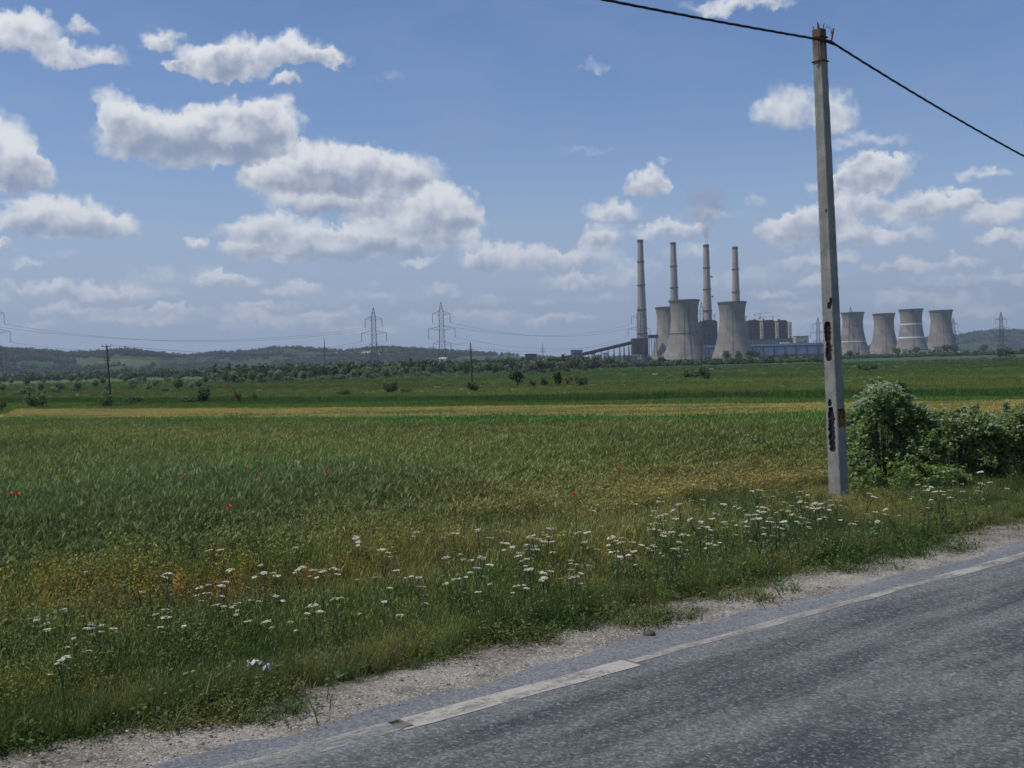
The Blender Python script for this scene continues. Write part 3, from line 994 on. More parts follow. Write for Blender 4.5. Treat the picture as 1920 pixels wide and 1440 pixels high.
x, y = area_points(1500, 19.0, 60.0, lambda x, y: (dist_d(x, y) > 13) * (dist_m(x, y) < M_FAR) * sstep(fbm(x / 6, y / 6, 29), .12, .4), power=1.1)
white_v = [low_clump('white bloom %d' % i, 10, .12, .12, .016) for i in range(2)]
scatter('field_daisies', 'small white daisies scattered through the green crop', 'flowers', white_v, np.stack([x, y, ground_z(x, y) + .74], -1), np.zeros((len(x), 3)), np.exp(rng.normal(0, .3, len(x))) * .9,
        rng.integers(0, 2, len(x)), np.tile(C3(214, 214, 206), (len(x), 1)))

# rough meadow beyond the strip
far_v = [grass_tuft('meadow tuft %d' % i, 34, .9, .35, .8, .055, .4, .4) for i in range(4)]
x, y = area_points(64000, 40.0, 900.0, lambda x, y: (dist_m(x, y) > 53.0) * 1.0, power=1.25)
t = band_colour(x, y) * (np.array((1.50, 1.34, 1.28)) * (1 - .22 * sstep(y, 180, 420))[:, None]) * (1 + .30 * fbm(x / 20, y / 12, 37))[:, None]
sc_ = .62 + .5 * fbm(x / 16, y / 9, 39) + .55 * np.exp(-((np.log(dist_m(x, y)) - math.log(mrow(745))) / .035) ** 2)
grow('meadow_grass', 'rough green meadow grass of the far fields', 'grass', far_v, x, y, np.clip(sc_, .3, 2.2) * np.clip(y / 220, 1, 2.2), jitter(t, .13, .05), .1)

# ------------------------------------------------------------------ yarrow along the verge: every plant its own
MAT_STALK = leaf_mat('yarrow_stalk', (srgb(92, 110, 66), srgb(112, 120, 76)), .2)
MAT_UMBEL = leaf_mat('yarrow_bloom', (srgb(214, 208, 180), srgb(230, 225, 204)), .25, .10, .02)


def yarrow(i, heads):
    h = rnd.uniform(.44, .56)
    st, lf = MB(), Tuft()
    root = empty('yarrow', (0, 0, -50), 'white flat topped yarrow in bloom on the grassy roadside verge', 'flower', 'yarrow flowering along the verge')
    for k in range(heads):
        a = rnd.uniform(0, 6.28)
        r = .0 if k == 0 else rnd.uniform(.04, .11)
        top = Vector((r * math.cos(a), r * math.sin(a), h + rnd.uniform(-.07, .03)))
        st.tube([(0, 0, -.03) if k == 0 else (0, 0, h * .55), (top.x * .35, top.y * .35, h * .72), tuple(top)], [.005, .004, .003], 4)
        R_ = rnd.uniform(.018, .042) * (1 if k == 0 else .75)
        n = 46
        rr, aa = R_ * np.sqrt(rng.random(n)), rng.uniform(0, 6.28, n)
        c = np.stack([top.x + rr * np.cos(aa), top.y + rr * np.sin(aa), top.z + .012 - 5.0 * rr ** 2 + rng.normal(0, .002, n)], -1)
        v, q = leaf_quads(c, .009, up=2.5, aspect=.9)
        fl = Tuft()
        fl.put(v, q, np.repeat(rng.random(n), 4))
        link_mesh('flower_head', fl.mesh('flower_head', MAT_UMBEL), root)
    c = np.stack([rng.normal(0, .04, 40), rng.normal(0, .04, 40), rng.uniform(.05, h * .85, 40)], -1)
    v, q = leaf_quads(c, .022, .2, .35)
    lf.put(v, q, np.repeat(rng.random(40), 4))
    st.build('stem', MAT_STALK, root)
    link_mesh('leaves', lf.mesh('leaves', MAT_STALK), root)
    return root


protos = [yarrow(i, k) for i, k in enumerate((1, 2, 1, 3, 1, 2))]
spots = []
clusters = [(1200, 1030, 280, 55, 62), (1040, 1060, 320, 55, 50), (1330, 1000, 220, 50, 56), (1470, 985, 180, 40, 40), (1640, 970, 160, 30, 36), (1790, 955, 140, 26, 36), (1860, 930, 100, 20, 20),
            (760, 1085, 260, 55, 30), (600, 1120, 240, 55, 28), (420, 1140, 260, 55, 26), (130, 1185, 80, 30, 18), (70, 1175, 40, 12, 6), (1500, 945, 60, 12, 6)]
for (cx, cy, sx, sy, n) in clusters:
    for _ in range(n):
        qx, qy = rnd.gauss(cx, sx * .55), rnd.gauss(cy, sy * .6) - (0)
        g = gpt(qx, qy + 0.0, lift=rnd.uniform(.36, .50))                   # the bloom stands about there
        g.z = float(ground_z(g.x, g.y))
        dd = float(dist_d(g.x, g.y))
        if 7.45 < dd < 12.0: spots.append(g)
rnd.shuffle(spots)
spots = spots[:294]
for i, g in enumerate(spots):
    o = protos[i] if i < len(protos) else copy_tree(protos[i % len(protos)])
    o.location = g
    s = rnd.uniform(.75, 1.2) * (.82 if g.y < 9.5 else 1)
    o.scale = (s * 1.1, s * 1.1, s)
    o.rotation_euler = (rnd.gauss(0, .13), rnd.gauss(0, .13), rnd.uniform(0, 6.28))

# red poppies in the crop
MAT_POPPY = leaf_mat('poppy_petals', (srgb(214, 40, 28), srgb(226, 60, 36)), .3, .15, .03)
pl, ps = Tuft(), MB()
ps.tube([(0, 0, 0), (.015, 0, .45), (0, 0, .82)], [.006, .005, .004], 4)
for k in range(4):
    a = k * 1.57
    pts = [(.0, .0, .80), (.028 * math.cos(a - .7), .028 * math.sin(a - .7), .825), (.038 * math.cos(a), .038 * math.sin(a), .84), (.028 * math.cos(a + .7), .028 * math.sin(a + .7), .825)]
    pl.put(np.array(pts), np.array([[0, 1, 2, 3]]), .5)
poppy = empty('poppy', (0, 0, 0), 'red poppy', 'flower', 'poppies in the green crop')
ps.build('stem', MAT_STALK, poppy)
link_mesh('petals', pl.mesh('petals', MAT_POPPY), poppy)
POP = [(1161, 886, 'bright red poppy alone in the olive crop a little before the straw coloured grass'), (463, 884, 'red poppy in the middle crop, first of a close pair'), (490, 884, 'red poppy in the middle crop, second of a close pair, beside paler blooms'),
       (345, 898, 'single red poppy between the white daisies and the corner of the crop'), (430, 959, 'red poppy low in the dark green front edge of the crop'), (20, 934, 'red poppy at the outer edge of the crop, leftmost of all'),
       (34, 935, 'red poppy close beside the leftmost one at the edge of the crop'), (1077, 936, 'red poppy by the boundary between dark green crop and straw grass'), (614, 894, 'lone red poppy in the open crop right of the close pair')]
for i, (px, py, lab) in enumerate(POP):
    o = poppy if i == 0 else copy_tree(poppy)
    g = gpt(px, py, lift=.86)
    o.location = (g.x, g.y, float(ground_z(g.x, g.y)))
    o.scale = (1.15, 1.15, 1.12)
    o['label'] = lab

# ------------------------------------------------------------------ trees and bushes
MAT_BARK = rough_mat('bark', srgb(70, 60, 50), srgb(104, 94, 82), 6.0, 0.95)


def crown_mesh(name, lobes, n, leaf, mat, up=.5, seed=0):
    """leaf clumps spread through a few uneven lobes; lobes = (x, y, z, rx, ry, rz)"""
    r = np.random.default_rng(seed)
    t = Tuft()
    vol = np.array([l[3] * l[4] * l[5] for l in lobes]); vol = vol / vol.sum()
    zmin, zmax = min(l[2] - l[5] for l in lobes), max(l[2] + l[5] for l in lobes)
    for l, w in zip(lobes, vol):
        k = max(8, int(n * w / 14))
        dirs = r.normal(size=(k, 3)); dirs /= np.linalg.norm(dirs, axis=1)[:, None]
        c0 = np.array(l[:3]) + dirs * np.array(l[3:6]) * (r.random((k, 1)) ** .42) * r.uniform(.75, 1.12, (k, 1))
        cl = np.repeat(c0, 14, 0) + r.normal(0, 1, (k * 14, 3)) * np.array(l[3:6]).mean() * .16
        v, q = leaf_quads(cl, leaf, up, .6, r)
        t.put(v, q, np.repeat(np.repeat(r.uniform(.1, .9, k), 14) + r.normal(0, .18, k * 14), 4))
    return t.mesh(name, mat)


def trunk_mesh(name, h, r0, top, limbs, seed):
    q = random.Random(seed)
    b = MB()
    pts = [(q.uniform(-.03, .03) * h * i / 4, q.uniform(-.03, .03) * h * i / 4, top * i / 4 - .1) for i in range(5)]
    b.tube(pts, [r0 * (1.25 - .22 * i) for i in range(5)], 7)
    for i in range(limbs):
        a, z = q.uniform(0, 6.28), top * q.uniform(.45, .95)
        ln = h * q.uniform(.18, .34)
        b.tube([(0, 0, z), (ln * .5 * math.cos(a), ln * .5 * math.sin(a), z + ln * .45), (ln * math.cos(a), ln * math.sin(a), z + ln * 1.0)], [r0 * .5, r0 * .32, r0 * .12], 5)
    return b.mesh(name, MAT_BARK)


LEAF_DARK = leaf_mat('dark_tree_leaves', (srgb(66, 88, 50), srgb(84, 104, 58)), .3, .45, .03)
LEAF_MID = leaf_mat('green_tree_leaves', (srgb(84, 108, 58), srgb(108, 126, 70)), .3, .42, .03)
LEAF_PALE = leaf_mat('willow_leaves', (srgb(112, 126, 96), srgb(132, 144, 112)), .3, .38, .04)
LEAF_RUST = leaf_mat('rusty_leaves', (srgb(122, 92, 60), srgb(128, 104, 66)), .3, .40, .03)


def tree_proto(i, shape, mat, h, leaf, n, label, name, group):
    q = random.Random(100 + i)
    if shape == 'round':
        lobes = [(0, 0, h * .60, h * .34, h * .34, h * .36)] + [(h * q.uniform(-.25, .25), h * q.uniform(-.25, .25), h * q.uniform(.42, .78), h * .2, h * .2, h * .17) for _ in range(5)]
    elif shape == 'tall':
        lobes = [(h * q.uniform(-.06, .06), h * q.uniform(-.06, .06), h * z, h * w, h * w, h * .17) for z, w in ((.3, .17), (.45, .20), (.6, .18), (.75, .14), (.88, .09))]
    else:                                           # spreading bush
        lobes = [(h * q.uniform(-.7, .7), h * q.uniform(-.4, .4), h * q.uniform(.3, .6), h * .42, h * .4, h * .33) for _ in range(6)]
    root = empty(name, (0, 0, -60), label, 'bush' if shape == 'bush' else 'tree', group)
    link_mesh('trunk', trunk_mesh('trunk', h, h * .028, h * (.3 if shape == 'bush' else .62), 5, i), root)
    link_mesh('crown', crown_mesh('crown', lobes, n, leaf, mat, seed=i), root)
    return root


WOOD = 'trees and bushes of the woodland belt below the hills'
WOOD_P = [tree_proto(1, 'round', LEAF_DARK, 7, .34, 900, 'dark green round headed tree in the woodland belt below the wooded hills', 'tree', WOOD),
          tree_proto(2, 'round', LEAF_MID, 6, .32, 900, 'fresh green round headed tree in the woodland belt below the wooded hills', 'tree', WOOD),
          tree_proto(3, 'round', LEAF_PALE, 6, .30, 900, 'greyish pale willow tree in the woodland belt below the wooded hills', 'tree', WOOD),
          tree_proto(4, 'bush', LEAF_DARK, 3.2, .26, 900, 'low dark green bush at the edge of the woodland belt', 'bush', WOOD),
          tree_proto(5, 'bush', LEAF_PALE, 3.4, .26, 900, 'low greyish bush at the edge of the woodland belt', 'bush', WOOD),
          tree_proto(6, 'tall', LEAF_DARK, 9, .34, 800, 'slim dark tree rising out of the woodland belt below the hills', 'tree', WOOD)]
PLANT_G = 'trees and bushes before the power station'
PLANT_P = [tree_proto(11, 'bush', LEAF_MID, 7, .6, 700, 'broad green bush growing in the belt before the power station', 'bush', PLANT_G),
           tree_proto(12, 'bush', LEAF_DARK, 8, .6, 700, 'broad dark bush growing in the belt before the power station', 'bush', PLANT_G),
           tree_proto(13, 'round', LEAF_DARK, 13, .7, 700, 'dark round tree growing in the belt before the power station', 'tree', PLANT_G),
           tree_proto(14, 'round', LEAF_PALE, 11, .7, 700, 'greyish round tree growing in the belt before the power station', 'tree', PLANT_G)]
_used = set()


def plant(proto, loc, s=1.0, label=None, sx=1.0):
    o = proto if proto.name not in _used else copy_tree(proto)
    _used.add(proto.name)
    o.location = loc
    o.rotation_euler = (0, 0, rnd.uniform(0, 6.28))
    o.scale = (s * sx, s * sx, s)
    if label:
        o['label'] = label
        if 'group' in o: del o['group']
    return o


def pick(ps, ws): return rnd.choices(ps, ws)[0]


for _ in range(28):                                  # open bushes on the left, meadow between them
    px, dd = rnd.uniform(-60, 420), rnd.uniform(330, 480)
    plant(pick(WOOD_P, (0, 3, 4, 1, 4, 0)), on_ground(px, dd), rnd.uniform(.4, .8))
for _ in range(34):
    px, dd = rnd.uniform(-60, 520), rnd.uniform(560, 950)
    plant(pick(WOOD_P, (2, 3, 3, 1, 3, 0)), on_ground(px, dd), rnd.uniform(.75, 1.25))
for _ in range(62):
    px = rnd.uniform(380, 800)
    dd = rnd.uniform(480, 620) + (px - 380) * .25
    plant(pick(WOOD_P, (1, 3, 4, 1, 4, 0)), on_ground(px, dd), rnd.uniform(.75, 1.2))
for _ in range(52):
    px, dd = rnd.uniform(380, 900), rnd.uniform(700, 1100)
    plant(pick(WOOD_P, (4, 3, 3, 1, 1, 1)), on_ground(px, dd), rnd.uniform(.9, 1.45))
for _ in range(46):
    px, dd = rnd.uniform(780, 1100), rnd.uniform(640, 950)
    plant(pick(WOOD_P, (3, 4, 3, 3, 2, 0)), on_ground(px, dd), rnd.uniform(.8, 1.35))
for _ in range(40):
    px, dd = rnd.uniform(1060, 1260), rnd.uniform(900, 1300)
    plant(pick(PLANT_P, (4, 3, 1, 2)), on_ground(px, dd), rnd.uniform(.5, .8))
for _ in range(56):
    px, dd = rnd.uniform(1220, 1600), rnd.uniform(1000, 1500)
    plant(pick(PLANT_P, (4, 4, 1, 2)), on_ground(px, dd), rnd.uniform(.6, .95))
for _ in range(40):
    px, dd = rnd.uniform(1580, 1990), rnd.uniform(1450, 2300)
    plant(pick(PLANT_P, (3, 4, 2, 1)), on_ground(px, dd), rnd.uniform(.6, 1.0))
for px, dd, s, k, lab in ((1306, 1200, .8, 1, 0), (1362, 1300, 1.25, 2, 'tall dark tree standing before the middle of the separate cooling tower'), (1385, 1320, 1.15, 2, 'second dark tree before the separate cooling tower, nearer its edge'),
                          (1408, 1500, 1.4, 2, 0), (1420, 1500, 1.3, 2, 0), (1430, 1450, 1.2, 1, 0), (1440, 1480, 1.2, 1, 0), (1682, 1700, 1.3, 2, 0), (1718, 1700, 1.25, 2, 0), (1776, 1750, 1.5, 2, 0), (1790, 1750, 1.5, 2, 0), (1812, 1750, 1.3, 1, 0), (1845, 1800, 1.35, 2, 0),
                          (1886, 900, 1.25, 1, 'large dark spreading bush alone in the field below the wooded ridge')):
    plant(PLANT_P[k], on_ground(px, dd), s, lab or None, .8 if k == 2 and lab else 1.0)

# the far wood at the foot of the hills and the trees on the ridges read as one mass
xs, ys, zs = [], [], []
for _ in range(3000):
    px = rnd.uniform(-300, 1120); dd = rnd.uniform(820, 2500)
    if px < 420 and dd < 1150: continue
    g = on_ground(px, dd)
    xs.append(g.x); ys.append(g.y); zs.append(g.z)
far_mat = leaf_mat('far_wood_leaves', None, .2, .4, .02)
far_v2 = [crown_mesh('far crown %d' % i, [(0, 0, .55, .5, .5, .5), (.3, .1, .4, .3, .3, .3), (-.3, -.1, .45, .3, .3, .3)], 160, .13, far_mat, seed=60 + i) for i in range(3)]
n = len(xs)
scatter('far_wood', 'far green wood filling the flat land up to the foot of the hills', 'wood', far_v2, np.stack([xs, ys, zs], -1), np.stack([np.zeros(n), np.zeros(n), rng.uniform(0, 6.28, n)], -1),
        rng.uniform(6, 11, n), rng.integers(0, 3, n), jitter(np.tile(C3(84, 104, 66), (n, 1)), .22, .06))
n = 16000
px = rng.uniform(-500, 2500, n); tt = rng.uniform(.70, 1.03, n)
hx, hy, hz = hill_xyz(px, tt)
k = fbm(hx / 130, hy / 130, 44) > -.12
qx, qy = project(hx, hy, hz)
k &= ~((np.abs(qx - 245) < 105) & (np.abs(qy - 679) < 7)) & ~((np.abs(qx - 688) < 14) & (np.abs(qy - 662) < 4)) & ~((np.abs(qx - 930) < 60) & (np.abs(qy - 671) < 3))
hx, hy, hz = hx[k], hy[k], hz[k]; n = len(hx)
scatter('hill_forest', 'dark forest covering the slopes and ridge of the hills', 'forest', far_v2, np.stack([hx, hy, hz - 1.5], -1), np.stack([np.zeros(n), np.zeros(n), rng.uniform(0, 6.28, n)], -1),
        rng.uniform(9, 17, n), rng.integers(0, 3, n), jitter(np.tile(C3(66, 88, 58), (n, 1)), .2, .05))

xs, ys = [], []
for _ in range(1500):
    px = rnd.uniform(1040, 2100)
    dd = rnd.uniform(1000, 1500) if px < 1570 else rnd.uniform(1500, 2250)
    g = on_ground(px, dd); xs.append(g.x); ys.append(g.y)
xs, ys = np.array(xs), np.array(ys); n = len(xs)
scatter('scrub', 'low dense scrub in front of the power station', 'scrub', far_v2, np.stack([xs, ys, ground_z(xs, ys) - .8], -1), np.stack([np.zeros(n), np.zeros(n), rng.uniform(0, 6.28, n)], -1),
        np.stack([rng.uniform(5, 11, n)] * 2 + [rng.uniform(3, 6.5, n)], -1), rng.integers(0, 3, n), jitter(np.tile(C3(84, 104, 68), (n, 1)), .25, .06))

# single bushes out in the fields, each different
FB = [tree_proto(21, 'round', LEAF_DARK, 5, .22, 1500, 'x', 'field_tree', None), tree_proto(22, 'tall', LEAF_DARK, 5, .22, 1100, 'x', 'field_tree', None),
      tree_proto(23, 'bush', LEAF_DARK, 2.5, .16, 1500, 'x', 'field_bush', None), tree_proto(24, 'bush', LEAF_MID, 2.5, .16, 1300, 'x', 'field_bush', None),
      tree_proto(25, 'bush', LEAF_RUST, 2.5, .16, 900, 'x', 'field_bush', None)]
for px, py, hpx, k, sx, lab in (
        (970, 727, 36, 0, 1.15, 'rounded dark green tree in the mid field, largest of its short row'),
        (1019, 724, 16, 2, .6, 'small dark bush between the rounded tree and the slim pointed one'),
        (1000, 726, 16, 4, .5, 'reddish brown bush next to the rounded field tree'),
        (1047, 724, 30, 1, 1.5, 'slim pointed dark tree in the short row of field bushes'),
        (1066, 722, 18, 4, .6, 'reddish bush between the slim tree and the last bush of the row'),
        (1082, 724, 18, 2, 1.0, 'low broad dark bush ending the row of field bushes'),
        (390, 757, 30, 2, .55, 'dark bushy shrub behind the yellow strip, beside a dry reddish shrub'),
        (365, 757, 12, 3, 1.0, 'low green shrub at the foot of the dark bushy shrub'),
        (447, 756, 24, 4, .35, 'dry reddish shrub with thin twigs behind the yellow strip'),
        (475, 752, 16, 3, .5, 'small upright green shrub past the dry reddish one'),
        (62, 766, 30, 3, .8, 'pale green bush where the yellow strip runs out'),
        (5, 772, 20, 2, 1.0, 'dark low bush cut by the edge of the picture beside the yellow strip'),
        (195, 764, 26, 3, .8, 'green bush at the foot of the leaning wooden pole with a crossarm'),
        (245, 758, 14, 2, 1.6, 'flat dark bush just behind the leaning wooden pole'),
        (882, 735, 20, 2, .8, 'round dark bush hiding the foot of the tall bare wooden pole'),
        (722, 738, 20, 2, .6, 'first of two low dark bushes on the bank in the mid field'), (740, 737, 22, 2, .5, 'second and taller of two low dark bushes on the bank in the mid field'),
        (762, 737, 10, 3, 1.0, 'small low green bush trailing after the two on the bank'),
        (640, 742, 12, 3, 2.0, 'wide flat green bush on the bank in the mid field'),
        (1316, 713, 24, 2, .6, 'dark bush at the foot of the thin pole before the cooling towers'),
        (1290, 710, 16, 3, 1.5, 'wide green bush beside the thin pole before the cooling towers'),
        (1612, 697, 14, 2, 1.1, 'dark low bush right behind the concrete pole in the far field'), (1643, 695, 13, 2, .8, 'dark low bush next to the one behind the concrete pole'),
        (1690, 745, 32, 0, .9, 'round dark bush showing above the white flowered shrub'),
        (1495, 745, 14, 3, 2.0, 'flat yellowish green bush in the field before the concrete pole')):
    g = gpt(px, py)
    h = hpx * g.y / FPX
    base_h = (5, 5, 2.5, 2.5, 2.5)[k] * (1.0 if k < 2 else .85)
    plant(FB[k], g, h / base_h, lab, sx)

# ------------------------------------------------------------------ the power station
def lift_lines(step, dark):
    def f(N, p, c):
        sp = N.new('ShaderNodeSeparateXYZ'); N.link(p, sp.inputs[0])
        w = N.math('FRACT', N.math('DIVIDE', sp.outputs[2], step))
        ln = N.math('MULTIPLY', N.step(w, 0.0, 0.16, 1.0, 0.0), dark)
        streak = N.noise(N.vec('MULTIPLY', p, (0.16, 0.16, 0.012)), 1.0, 6, 0.65)
        c = N.mix(N.step(streak, .44, .70, 0, .65), c, srgb(104, 100, 94))
        band = N.noise(N.vec('MULTIPLY', p, (0.004, 0.004, 0.11)), 1.0, 3, 0.6)
        c = N.mix(N.step(band, .45, .65, 0, .42), c, srgb(120, 116, 108))
        return N.mix(ln, c, srgb(96, 92, 86))
    return f


CONC = rough_mat('tower_concrete', srgb(126, 118, 109), srgb(162, 152, 139), .05, .95, extra=lift_lines(4.2, .55))
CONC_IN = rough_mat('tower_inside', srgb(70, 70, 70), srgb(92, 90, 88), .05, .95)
RIM = rough_mat('tower_rim_concrete', srgb(92, 92, 92), srgb(116, 114, 110), .2, .95)
WHITE = rough_mat('white_paint', srgb(206, 204, 196), srgb(226, 224, 216), .3, .8)
STEEL_D = rough_mat('dark_steel', srgb(62, 60, 66), srgb(88, 84, 88), .3, .7)
PINK = rough_mat('chimney_concrete_pink', srgb(168, 146, 138), srgb(190, 166, 156), .05, .95, streak=(.3, .3, .04), extra=lift_lines(7.5, .22))
GREYC = rough_mat('chimney_concrete_grey', srgb(154, 146, 138), srgb(178, 168, 158), .05, .95, streak=(.3, .3, .04), extra=lift_lines(7.5, .22))
BOIL = rough_mat('boiler_cladding', srgb(50, 46, 52), srgb(80, 70, 74), .16, .9, streak=(1, 1, .4))
BOIL_D = rough_mat('boiler_dark_panels', srgb(38, 36, 46), srgb(56, 50, 60), .2, .9)
CREAM = rough_mat('cream_render', srgb(190, 184, 150), srgb(208, 200, 168), .12, .9)
CREAM_D = rough_mat('cream_render_weathered', srgb(160, 152, 124), srgb(182, 174, 142), .12, .9)
ROOFG = rough_mat('roof_felt', srgb(84, 86, 90), srgb(106, 106, 108), .1, .9)
BLUE = rough_mat('blue_sheet', srgb(108, 132, 160), srgb(138, 158, 180), .1, .75)
BLUE_R = rough_mat('blue_roof_sheet', srgb(124, 150, 178), srgb(146, 166, 190), .1, .75)
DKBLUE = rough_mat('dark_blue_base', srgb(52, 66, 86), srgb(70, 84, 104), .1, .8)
RUSTY = rough_mat('rusty_sheet', srgb(84, 62, 62), srgb(112, 84, 78), .2, .9)
DUSTY = rough_mat('dusty_plaster', srgb(112, 108, 106), srgb(140, 132, 126), .2, .9)
GREENISH = rough_mat('annex_cladding', srgb(96, 100, 88), srgb(120, 122, 104), .15, .9)
GLASS = rough_mat('dark_window_glass', srgb(40, 48, 60), srgb(58, 66, 78), .4, .2, spec=.6)
GZ = -4.55


def X(px, D): return ray(px, 690).x * D
def Z(px, py, D): return EYE.z + ray(px, py).z * D


TOWER_PROFILE = ((0, 1.56), (.06, 1.47), (.14, 1.355), (.24, 1.228), (.34, 1.12), (.44, 1.03), (.54, .956), (.63, .902), (.72, .882), (.80, .886), (.88, .915), (.95, .965), (1.0, 1.005))


def cooling_tower(pxc, pytop, D, rtop, label, group, extra=None):
    H = Z(pxc, pytop, D) - GZ
    root = empty('cooling_tower', (X(pxc, D), D, GZ), label, 'cooling tower', group)
    ts = np.linspace(0, 1, 40)
    rad = np.interp(ts, [a for a, _ in TOWER_PROFILE], [b for _, b in TOWER_PROFILE]) * rtop
    # smooth the polyline a little
    for _ in range(2): rad[1:-1] = (rad[:-2] + 2 * rad[1:-1] + rad[2:]) / 4
    R_at = lambda t: float(np.interp(t, ts, rad))
    b = MB(); b.lathe([(r, t * H) for t, r in zip(ts, rad)], 96)
    b.build('shell', CONC, root, True)
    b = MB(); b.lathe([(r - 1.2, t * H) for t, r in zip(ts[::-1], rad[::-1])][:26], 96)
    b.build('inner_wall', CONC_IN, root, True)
    b = MB(); b.lathe([(rtop + .02, H - 2.2), (rtop + .9, H - 2.0), (rtop + .9, H + .5), (rtop - 1.3, H + .5), (rtop - 1.3, H - .6)], 96)
    b.build('rim', RIM, root)
    b = MB()
    q = math.radians(-100)
    for i in range(44):
        b.bar(((R_at(i / 44) + .35) * math.cos(q), (R_at(i / 44) + .35) * math.sin(q), i / 44 * H), ((R_at((i + 1) / 44) + .35) * math.cos(q), (R_at((i + 1) / 44) + .35) * math.sin(q), (i + 1) / 44 * H), .22)
    b.build('ladder', STEEL_D, root)
    for kind, t, h in extra or ():
        b = MB()
        if kind == 'walkway':
            b.lathe([(R_at(t) - .1, t * H), (R_at(t) + .8, t * H), (R_at(t) + .8, t * H + h), (R_at(t + h / H) - .1, t * H + h)], 96)
            b.build('walkway', RIM, root)
        elif kind == 'band':
            b.lathe([(R_at(t) - .1, t * H), (R_at(t) + .5, t * H), (R_at(t + h / H) + .5, t * H + h), (R_at(t + h / H) - .1, t * H + h)], 96)
            b.build('painted_band', WHITE, root)
        elif kind == 'pipe':
            a = math.radians(t)
            for i in range(44):
                b.bar(((R_at(i / 44) + .4) * math.cos(a), (R_at(i / 44) + .4) * math.sin(a), i / 44 * H), ((R_at((i + 1) / 44) + .4) * math.cos(a), (R_at((i + 1) / 44) + .4) * math.sin(a), (i + 1) / 44 * H), h)
            b.build('drain_pipe', STEEL_D, root)
    return root


NEAR_T, FAR_T = 'cooling towers beside the chimneys', 'cooling towers beyond the concrete pole'
cooling_tower(1256.5, 576, 2174, 26.6, 'grey concrete cooling tower half hidden behind the one with the dark vertical pipe', NEAR_T)
cooling_tower(1285.5, 563, 1929, 26.6, 'tallest grey cooling tower with a dark vertical pipe and a ring walkway at mid height', NEAR_T, (('walkway', .46, .9), ('pipe', -82, .55)))
cooling_tower(1375, 566.5, 2060, 26.6, 'grey cooling tower standing apart, with bare sides and the fourth chimney behind it', NEAR_T)
cooling_tower(1600.5, 586, 2617, 26.6, 'cooling tower next to the concrete pole, with one short white band', FAR_T, (('band', .33, 2.2),))
cooling_tower(1659, 588, 2713, 26.6, 'plain grey cooling tower, second beyond the concrete pole', FAR_T)
cooling_tower(1710, 580, 2526, 26.6, 'grey cooling tower ringed by two white bands', FAR_T, (('band', .66, 3.2), ('band', .37, 3.2)))
cooling_tower(1766, 582, 2617, 26.6, 'plain grey cooling tower at the end of its row before the wooded ridge', FAR_T)


def chimney(pxt, pyt, rt, pxb, rb, D, mat, label, bands, dishes=False):
    H = Z(pxt, pyt, D) - GZ
    x0, x1 = X(pxb, D), X(pxt, D)
    root = empty('chimney', (x1, D, GZ), label, 'chimney', 'tall chimneys of the power station')
    b = MB(); b.lathe([(rb + (rt - rb) * (i / 24) ** .85, H * i / 24) for i in range(25)], 40)
    b.build('shaft', mat, root, True)
    b = MB(); b.lathe([(rt * .98, H - 7), (rt + .7, H - 6.5), (rt + .7, H), (rt - 1.4, H), (rt - 1.4, H - 5)], 40)
    b.build('cap', STEEL_D, root)
    for t in bands:
        r = rb + (rt - rb) * t ** .85
        b = MB(); b.lathe([(r - .2, H * t - 1.6), (r + 1.5, H * t - 1.2), (r + 1.5, H * t + .9), (r - .2, H * t + 1.0)], 40)
        b.build('platform', STEEL_D, root)
    b = MB()
    r = lambda t: rb + (rt - rb) * t ** .85 + .5
    for i in range(20):
        a = math.radians(-75)
        b.bar((r(i / 20) * math.cos(a), r(i / 20) * math.sin(a), H * i / 20), (r((i + 1) / 20) * math.cos(a), r((i + 1) / 20) * math.sin(a), H * (i + 1) / 20), .35)
    b.build('ladder', STEEL_D, root)
    if dishes:
        for t, s, rr in ((.72, 1, 3.2), (.55, 1, 2.4)):
            b = MB(); rq = r(t)
            b.lathe([(.2, 0), (rr, .8), (rr, 1.4), (.2, .8)], 20)
            o = b.build('aerial', WHITE if t > .6 else STEEL_D, root)
            o.location = (rq + 2.0, -rq * .2, H * t); o.rotation_euler = (R(90), 0, R(20))
            b = MB(); b.bar((rq - .6, -rq * .2, H * t), (rq + 2.0, -rq * .2, H * t), .35); b.build('aerial_bracket', STEEL_D, root)
    return root


chimney(1206.0, 449.5, 6.4, 1213, 14.0, 2600, GREYC, 'grey chimney standing on its own beside the coal conveyor, outermost of the four', (.235, .43, .63, .82))
chimney(1267.5, 454.5, 6.4, 1273, 14.0, 2633, GREYC, 'grey chimney rising behind the pair of overlapping cooling towers', (.25, .44, .62, .80))
chimney(1329.0, 458.5, 6.8, 1334, 14.0, 2700, PINK, 'pinkish chimney giving off thin smoke, with small aerials on its side', (.25, .43, .615, .80), True)
chimney(1383.0, 462.5, 6.6, 1388, 14.0, 2773, PINK, 'pinkish chimney rising behind the cooling tower that stands apart', (.25, .43, .60, .80))


def block(name, px0, px1, pyt, D, depth, label, cat, mat, roof=ROOFG, group=None, z0=None):
    """a building with a flat roof standing across the view; returns its root and its size"""
    x0, x1 = X(px0, D), X(px1, D)
    top = Z((px0 + px1) / 2, pyt, D)
    z0 = GZ if z0 is None else z0
    root = empty(name, ((x0 + x1) / 2, D, z0), label, cat, group)
    w, h = (x1 - x0) / 2, top - z0
    b = MB(); b.box(-w, 0, 0, w, depth, h)
    b.build('wall', mat, root)
    b = MB(); b.box(-w - .4, -.4, h + .02, w + .4, depth + .4, h + .9)
    b.build('roof', roof, root)
    return root, w, h


def face_strip(root, name, x0, x1, z0, z1, mat, out=.35):
    b = MB(); b.box(x0, -out, z0, x1, -.003, z1)
    return b.build(name, mat, root)


BO = 'boiler houses in a row'


